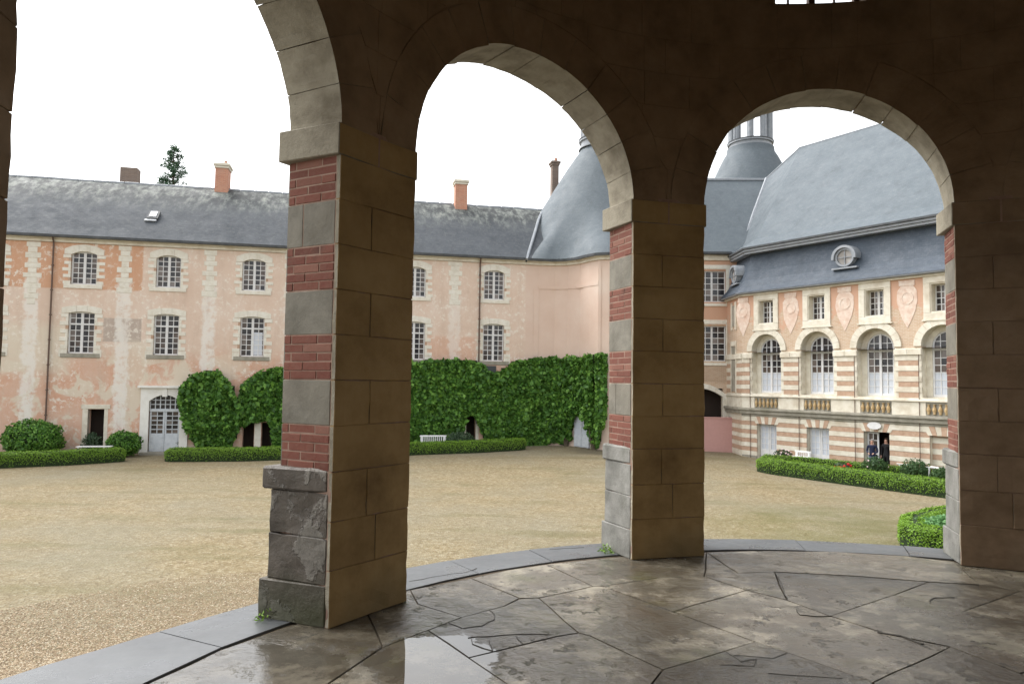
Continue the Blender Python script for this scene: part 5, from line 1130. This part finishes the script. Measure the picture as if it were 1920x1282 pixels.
# ------------------------------------------------------------------ box hedges
def hedge(front, w, h, label, dens=820, mat='box', inward=None, leaf=.052):
    F = np.array([on_ground(*p)[:2] if len(p) == 2 else p[:2] for p in front], float)
    t = np.gradient(F, axis=0); t /= np.linalg.norm(t, axis=1)[:, None]; nb = np.stack([-t[:, 1], t[:, 0]], 1)
    sgn = 1 if inward is None else inward
    C_ = F + nb*sgn*w/2; seg = np.hypot(*np.diff(C_, axis=0).T); cum = np.concatenate([[0], np.cumsum(seg)]); L_ = cum[-1]
    mid = C_[len(C_)//2]; t0 = empty('box_hedge', (mid[0], mid[1], float(gz(mid[0], mid[1]))), 0, label, 'hedge', 'clipped box hedges of the parterres')
    org = np.array([mid[0], mid[1], float(gz(mid[0], mid[1]))])
    def surf(s, a):   # a in 0..1 round the section from court side foot over the top
        x = np.interp(s, cum, C_[:, 0]); y = np.interp(s, cum, C_[:, 1]); tx = np.interp(s, cum, t[:, 0]); ty = np.interp(s, cum, t[:, 1]); n_ = np.stack([-ty, tx], 1)
        endf = np.sqrt(np.clip(1 - np.clip(1 - np.minimum(s, L_-s)/(w*.5), 0, 1)**2, 0.02, 1))
        ang = PI*(1-a); ct, st = np.cos(ang), np.sin(ang); e = .42; ox = np.sign(ct)*np.abs(ct)**e*w/2*endf; oz = np.abs(st)**e*h*(.55+.45*endf)
        P = np.stack([x, y], 1) + n_*(-ox*-1)[:, None]; g_ = gz(P[:, 0], P[:, 1]); nrm = np.stack([n_[:, 0]*ct*-1*-1, n_[:, 1]*ct*-1*-1, st], 1)
        P3 = np.stack([P[:, 0], P[:, 1], g_ + oz], 1)
        d = .055*nz(s + a*1.7, a*3 + s*.3, 2.1, 1.) + .03*nz(s*1.0, a*2.2, 6., 4.)
        return P3 + nrm*d[:, None], nrm
    nS = max(12, int(L_/.16)); nA_ = 14; S = np.linspace(0, L_, nS); rows = []
    for a in np.linspace(0, 1, nA_): P3, nr = surf(S, np.full(nS, a)); rows.append([tuple(p - org - n_*.03) for p, n_ in zip(P3, nr)])
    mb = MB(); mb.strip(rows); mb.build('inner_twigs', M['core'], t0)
    N = int(L_*(w + 2*h)*dens); s = rng.uniform(0, L_, N); a = rng.uniform(0, 1, N); P3, nr = surf(s, a); P3 += rng.normal(0, .018, P3.shape)
    leaves('foliage', P3 - org, nr + np.array([0, 0, .25]), leaf, M[mat], t0, .55, .6)
hedge([(-160, 885), (0, 878), (120, 873), (190, 868.5), (240, 865)], .85, .72, 'low box hedge at the far left, in front of the round shrubs')
hedge([(303, 866), (350, 866), (450, 865), (530, 862.5), (650, 858), (770, 853.5), (900, 849), (975, 844.5), (992, 842)], .85, .70, 'long low box hedge running from the white entrance towards the far wall')
hedge([(1410, 882), (1440, 888.5), (1500, 897), (1600, 911), (1700, 924.5), (1778, 935), (1860, 946), (1950, 960)], .95, .70, 'thick low box hedge curving in front of the striped wing', 700)
hedge([(1425, 874), (1500, 880), (1600, 890), (1700, 901), (1778, 910), (1860, 920)], .6, .62, 'thin box hedge nearest the striped wing, behind the roses', 500)
hn = at_z(1698, 1012, -2.9 + .38); q_ = [(hn[0]+.05, hn[1]+1.0), (hn[0]-.05, hn[1]+.3), (hn[0]+.55, hn[1]-.30), (hn[0]+1.6, hn[1]-.55), (hn[0]+3.2, hn[1]-.7), (hn[0]+5, hn[1]-.8)]
def hedge_m(pts, w, h, label, **k):
    Fp = [np.array(p) for p in pts]; return hedge([(p[0], p[1], 0) for p in Fp], w, h, label, **k)
hedge_m([(hn[0]+5.0, hn[1]-.9), (hn[0]+2.6, hn[1]-.75), (hn[0]+1.2, hn[1]-.5), (hn[0]+.35, hn[1]+.0), (hn[0]+.25, hn[1]+.8), (hn[0]+.9, hn[1]+2.0), (hn[0]+2.2, hn[1]+3.2), (hn[0]+4.2, hn[1]+4.4)], .8, .70, 'bright corner hedge closest to the steps, beside the right pier', dens=1100, inward=-1, leaf=.055)

# ------------------------------------------------------------------ shrubs and roses
def shrub(px, py_base, wpx, hpx, mat, label, dens=1.0, leaf=.12, group=None, flowers=None, loose=.12, name='shrub', cat='shrub'):
    g_ = on_ground(px, py_base); d = g_.y; w = wpx*d/FPX; h = hpx*d/FPX
    t0 = empty(name, g_, 0, label, cat, group); N = int(900*w*h*dens/leaf*.12) + 150
    u = rng.normal(0, 1, (N, 3)); u /= np.linalg.norm(u, axis=1)[:, None]; r_ = 1 - np.abs(rng.normal(0, loose, N)); 
    nn_ = np.array([mnoise.noise(Vector(tuple(v*2.2 + px))) for v in u]); r_ = r_*(1 + .22*nn_)
    P = u*r_[:, None]*np.array([w/2, w/2*.8, h/2]) + np.array([0, 0, h*.5]); k = P[:, 2] > .02
    leaves('foliage', P[k], u[k], leaf, M[mat], t0, .7, .6)
    mb = MB()
    for j in range(7): a = 2*PI*j/7; mb.tube((0, 0, -.05), (w*.28*math.cos(a), w*.25*math.sin(a), h*.6), .03, 5, 0, .012)
    mb.build('stem', M['bark'], t0)
    if loose < .2:
        bm = bmesh.new(); bmesh.ops.create_icosphere(bm, subdivisions=2, radius=1); 
        for v in bm.verts: v.co = Vector((v.co.x*w*.40, v.co.y*w*.32, v.co.z*h*.40 + h*.48))
        me = bpy.data.meshes.new('inner_twigs'); bm.to_mesh(me); bm.free(); me.materials.append(M['core']); link('inner_twigs', me, t0)
    if flowers:
        n, m_, fs = flowers
        for j in range(n):
            v = rng.normal(0, 1, 3); v[1] = -abs(v[1]); v[2] = abs(v[2])*.9; v /= np.linalg.norm(v); c = Vector((v[0]*w*.5, v[1]*w*.42, h*.5 + v[2]*h*.5))
            bm = bmesh.new(); bmesh.ops.create_icosphere(bm, subdivisions=1, radius=fs)
            for q in bm.verts: q.co *= random.uniform(.75, 1.1)
            me = bpy.data.meshes.new('flower'); bm.to_mesh(me); bm.free(); me.materials.append(M[m_]); link('flower', me, t0, c)
    return t0
shrub(60, 858, 108, 70, 'ivy', 'large rounded shrub at the far left under the wall', 1.3, .15, name='round_shrub')
shrub(231, 856, 64, 48, 'ivy', 'small clipped round shrub left of the white entrance', 1.4, .13, name='round_shrub')
shrub(170, 852, 38, 42, 'rose_leaf', 'dark loose rose bush in front of the small dark doorway', .9, .11, 'rose bushes in the beds', loose=.3, name='rose_bush', cat='bush')
shrub(336, 850, 22, 32, 'rose_leaf', 'thin young rose bush right of the entrance door', .7, .10, 'rose bushes in the beds', loose=.35, name='rose_bush', cat='bush')
shrub(375, 848, 44, 28, 'rose_leaf', 'low rose bush at the foot of the heart shaped climber', .9, .11, 'rose bushes in the beds', loose=.3, name='rose_bush', cat='bush')
shrub(425, 848, 50, 26, 'rose_leaf', 'low rose bush between the heart shaped climber and the small doors', .9, .11, 'rose bushes in the beds', loose=.3, name='rose_bush', cat='bush')
shrub(862, 845, 58, 36, 'rose_leaf', 'loose rose bush in front of the door in the climber', 1., .12, 'rose bushes in the beds', loose=.3, name='rose_bush', cat='bush')
shrub(1468, 872, 36, 30, 'rose_leaf', 'rose bush with pale pink blooms beside the white bench at the striped wing', 1., .10, 'rose bushes in the beds', (16, 'petal_pale', .05), .35, 'rose_bush', 'bush')
shrub(1580, 888, 34, 22, 'rose_leaf', 'low rose bush with clear red blooms between the second and third doors', .9, .10, 'rose bushes in the beds', (9, 'petal', .085), .35, 'rose_bush', 'bush')
shrub(1640, 896, 48, 40, 'dark_leaf', 'dark rose bush in front of the open door', 1., .10, 'rose bushes in the beds', (3, 'petal_pale', .04), .3, 'rose_bush', 'bush')
shrub(1716, 905, 56, 44, 'dark_leaf', 'broad dark bush in front of the blocked doorway', 1.2, .10, 'rose bushes in the beds', None, .28, 'rose_bush', 'bush')
shrub(1766, 912, 40, 36, 'dark_leaf', 'dark bush just left of the right pier', 1.2, .10, 'rose bushes in the beds', None, .3, 'rose_bush', 'bush')
# fleshy plants inside the corner hedge
t0 = empty('stonecrop', (hn[0]+1.9, hn[1]+.9, GZ), 0, 'blue green stonecrop plants filling the bed inside the corner hedge', 'plant')
N = 2600; a = rng.uniform(0, 2*PI, N); r_ = np.sqrt(rng.random(N)); P = np.stack([r_*np.cos(a)*1.15, r_*np.sin(a)*1.1, .35 + .38*np.sqrt(1-r_**2*.8) + rng.normal(0, .05, N)], 1); leaves('foliage', P, np.tile([0, 0, 1.], (N, 1)), .12, M['sedum'], t0, .5, .75)
mb = MB()
for j in range(24): a = random.uniform(0, 2*PI); q = random.uniform(.1, 1); mb.tube((q*math.cos(a), q*math.sin(a), 0), (q*1.05*math.cos(a), q*1.05*math.sin(a), .6), .015, 4)
mb.build('stem', M['bark'], t0)
# weeds rooted in the pier joints
for (az, dr, lab, n) in ((A_MID + WP + 1.2, .30, 'green weeds sprouting at the outer foot of the middle pier', 60), (A_MID - WP - 1.0, .45, 'small weeds at the right foot of the middle pier', 36), (A_MID+DA+WP+1, .5, 'weeds at the foot of the nearest pier', 24)):
    p = pol(az, RI + dr); t0 = empty('weed', p, 0, lab, 'weed'); P = rng.normal(0, .035, (n, 3)); P[:, 2] = np.abs(P[:, 2])*.9 + .005; leaves('foliage', P, rng.normal(0, 1, (n, 3)), .035, M['box'], t0, .6, .35)

# ------------------------------------------------------------------ white garden benches
def bench(px0, px1, ytop, dist, label, back=False, ang=LA, group='white garden benches'):
    a = ray(px0, ytop); a = CAMP + a/a[1]*dist; b = ray(px1, ytop); b = CAMP + b/b[1]*dist; c = (a+b)/2; w = float(np.linalg.norm(b-a)); g_ = float(gz(c[0], c[1])); h = max(.42, c[2]-g_)
    t0 = empty('garden_bench', (c[0], c[1], g_), ang, label, 'bench', group)
    hs_2 = h if not back else min(h, .48)
    for k in range(4): mb = MB(); mb.box(-w/2, w/2, -.24+.125*k, -.24+.125*k+.105, hs_2-.035, hs_2); mb.build('seat_slat', M['garden_white'], t0)
    for s in (-1, 1):
        for y in (-.20, .20): mb = MB(); mb.box(s*(w/2-.12)-.03, s*(w/2-.12)+.03, y-.03, y+.03, 0, hs_2-.04 if y < 0 or not back else h); mb.build('leg', M['garden_white'], t0)
        mb = MB(); mb.box(s*(w/2-.12)-.025, s*(w/2-.12)+.025, -.2, .2, hs_2-.10, hs_2-.04); mb.build('cross_rail', M['garden_white'], t0)
    if back:
        mb = MB(); mb.box(-w/2, w/2, .19, .23, h-.09, h); mb.build('top_rail', M['garden_white'], t0)
        n = max(5, int(w/.12))
        for k in range(n): x = -w/2+.06+(w-.12)*k/(n-1); mb = MB(); mb.box(x-.02, x+.02, .195, .225, hs_2, h-.09); mb.build('back_slat', M['garden_white'], t0)
bench(148, 207, 836, 38.8, 'white bench behind the left hedge below the small dark doorway')
bench(788, 838, 816, 43.3, 'white bench in front of the climber, seen through the middle arch', True)
bench(1484, 1518, 845, 39.4, 'white bench against the striped wing, beside the pink roses', True, RA)
bench(1686, 1716, 869, 35.2, 'white bench left of the broad dark bush by the blocked doorway', False, RA)
bench(1742, 1782, 876, 33.0, 'white bench right of the broad dark bush, next to the right pier', False, RA)

# ------------------------------------------------------------------ people at the open door
M['navy'] = flat('navy_jacket', (.015, .02, .05)); M['black'] = flat('black_clothes', (.012, .012, .014)); M['jeans'] = flat('grey_blue_jeans', (.12, .15, .20)); M['skin'] = flat('skin', (.45, .27, .20), .6); M['hair_grey'] = flat('grey_hair', (.30, .28, .26)); M['hair_brown'] = flat('brown_hair', (.07, .04, .025)); M['shoe'] = flat('dark_shoe', (.02, .02, .02)); M['redbag'] = flat('red_cloth', (.5, .05, .06))
def person(loc, face, H, label, top, legs, hair, arm='front'):
    t0 = empty('person', loc, face, label, 'person'); s = H/1.75
    J = [((0, 0, .95), .135), ((0, .0, 1.12), .125), ((0, 0, 1.30), .155), ((0, .0, 1.43), .12), ((0, -.01, 1.50), .055), ((0, -.02, 1.60), .085), ((0, -.02, 1.70), .075)]
    E_ = [(i, i+1) for i in range(6)]
    def add(p, r_, par): J.append((p, r_)); E_.append((par, len(J)-1)); return len(J)-1
    hands = []
    for sd in (-1, 1):
        a = add((sd*.10, 0, .88), .10, 0); b = add((sd*.11, -.02, .50), .062, a); c = add((sd*.12, .02, .10), .042, b); d = add((sd*.13, -.03, .045), .045, c); add((sd*.14, -.16, .035), .035, d)
        a = add((sd*.19, 0, 1.40), .062, 3)
        if arm == 'front': b = add((sd*.25, .0, 1.14), .045, a); c = add((sd*.12, -.24, 1.06), .034, b)
        else: b = add((sd*.25, .03, 1.13), .045, a); c = add((sd*.24, -.05, .88), .033, b)
        dirv = (Vector(J[c][0]) - Vector(J[b][0])).normalized(); pl_ = Vector(J[c][0]) + dirv*.06; p_ = add(tuple(pl_), .028, c)
        side = dirv.cross(Vector((0, 0, 1))).normalized() if abs(dirv.z) < .9 else Vector((0, 1, 0))
        for k, ln in enumerate((.065, .075, .07, .055)): add(tuple(pl_ + dirv*ln + side*(k-1.5)*.02 + Vector((0, 0, -.01))), .009, p_)
        add(tuple(pl_ + side*.05 - dirv*.01), .011, p_)
    me = bpy.data.meshes.new('body'); me.from_pydata([tuple(Vector(p)*s) for p, _ in J], E_, []); o = link('body', me, t0)
    sk_ = o.modifiers.new('skin', 'SKIN'); 
    for v, (_, r_) in zip(me.skin_vertices[0].data, J): v.radius = (r_*s, r_*s*(.8 if r_ > .1 else 1))
    me.skin_vertices[0].data[0].use_root = True; sb = o.modifiers.new('sub', 'SUBSURF'); sb.levels = 2; sb.render_levels = 2
    dg = bpy.context.evaluated_depsgraph_get(); nm = bpy.data.meshes.new_from_object(o.evaluated_get(dg)); o.modifiers.clear(); o.data = nm; nm.name = 'body'
    nm.materials.clear()
    for m_ in (M[top], M[legs], M['skin'], M['shoe']): nm.materials.append(m_)
    for p in nm.polygons:
        c = p.center / s; r_xy = math.hypot(c.x, c.y+.24)
        hand = (c.y < -.26) if arm == 'front' else (abs(c.x) > .18 and c.z < .90 and c.z > .6)
        p.material_index = 3 if c.z < .07 else 2 if (c.z > 1.48 or hand) else 0 if (c.z > .90 or abs(c.x) > .2) else 1; p.use_smooth = True
    bm = bmesh.new(); bmesh.ops.create_icosphere(bm, subdivisions=3, radius=1)
    for v in bm.verts: v.co = Vector((v.co.x*.092, v.co.y*.105 + .012, v.co.z*.105 + 1.665))*s
    bmesh.ops.delete(bm, geom=[v for v in bm.verts if v.co.y < -.045*s and v.co.z < 1.70*s], context='VERTS')
    hm = bpy.data.meshes.new('hair'); bm.to_mesh(hm); bm.free(); hm.materials.append(M[hair]); link('hair', hm, t0)
    mb = MB(); mb.hexa([(-.014*s, -.10*s, 1.61*s), (.014*s, -.10*s, 1.61*s), (.01*s, -.08*s, 1.61*s), (-.01*s, -.08*s, 1.61*s), (-.006*s, -.095*s, 1.655*s), (.006*s, -.095*s, 1.655*s), (.006*s, -.08*s, 1.655*s), (-.006*s, -.08*s, 1.655*s)]); mb.build('nose', M['skin'], t0)
    for x in (-.032, .032): mb = MB(); mb.cyl((x*s, -.093*s), .009*s, 1.65*s, 1.662*s, 6); mb.build('eye', M['black'], t0)
    mb = MB(); mb.box(-.024*s, .024*s, -.098*s, -.085*s, 1.573*s, 1.58*s); mb.build('mouth', M['redbag'], t0)
    return t0
cdo = RP + Rx*(bay(2)+.02) - Ry*.35; person((cdo[0]-.05, cdo[1], GZ+.1), RA + .3, 1.72, 'grey haired person in a navy jacket standing before the open door', 'navy', 'jeans', 'hair_grey', 'front')
cdo = RP + Rx*(bay(2)+.36) + Ry*.22; person((cdo[0], cdo[1], GZ+.1), RA - .1, 1.78, 'person all in black standing in the dark doorway', 'black', 'black', 'hair_brown', 'down')
mb = MB(); c_ = RP + Rx*bay(2); mb.box(-.75, .75, -.5, .6, 0, .1); o = mb.build('doorstep', M['gstone'], None, loc=(c_[0], c_[1], GZ)); o.rotation_euler = (0, 0, RA); props(o, 'worn stone step under the open door of the striped wing', 'step')

# ------------------------------------------------------------------ conifer behind the left wing's ridge
d_ = ray(327, 270); top = CAMP + d_/d_[1]*62; bx, by = top[0], top[1]; Ht = top[2] - GZ
t0 = empty('cedar_tree', (bx, by, GZ), 0, 'tip of a dark conifer showing above the ridge of the left wing', 'tree')
mb = MB(); mb.tube((0, 0, 0), (.05, 0, Ht*.6), .38, 8, 0, .2); mb.tube((.05, 0, Ht*.6), (0, 0, Ht-.2), .2, 8, 0, .03); mb.build('trunk', M['bark'], t0)
P = []; Nn = []; br = MB()
for i in range(230):
    z = Ht*(.35 + .64*(i/230)**.75); rl = (.35 + 2.1*min(1, (Ht - z)/7.))*random.uniform(.6, 1.15); a = random.uniform(0, 2*PI); e = Vector((rl*math.cos(a), rl*math.sin(a), z + rl*.25*random.uniform(-.3, 1)))
    br.tube((0, 0, z), e, .035, 4, 0, .01); m_ = int(46*rl + 24)
    for k in range(m_): t = .25 + .75*random.random()**.7; q = Vector((0, 0, z)).lerp(e, t) + Vector(rng.normal(0, .11, 3)); P.append(q); Nn.append((0, 0, 1))
br.build('branch', M['bark'], t0); leaves('crown', np.array(P), np.array(Nn, float), .20, M['conifer'], t0, .8, .35)
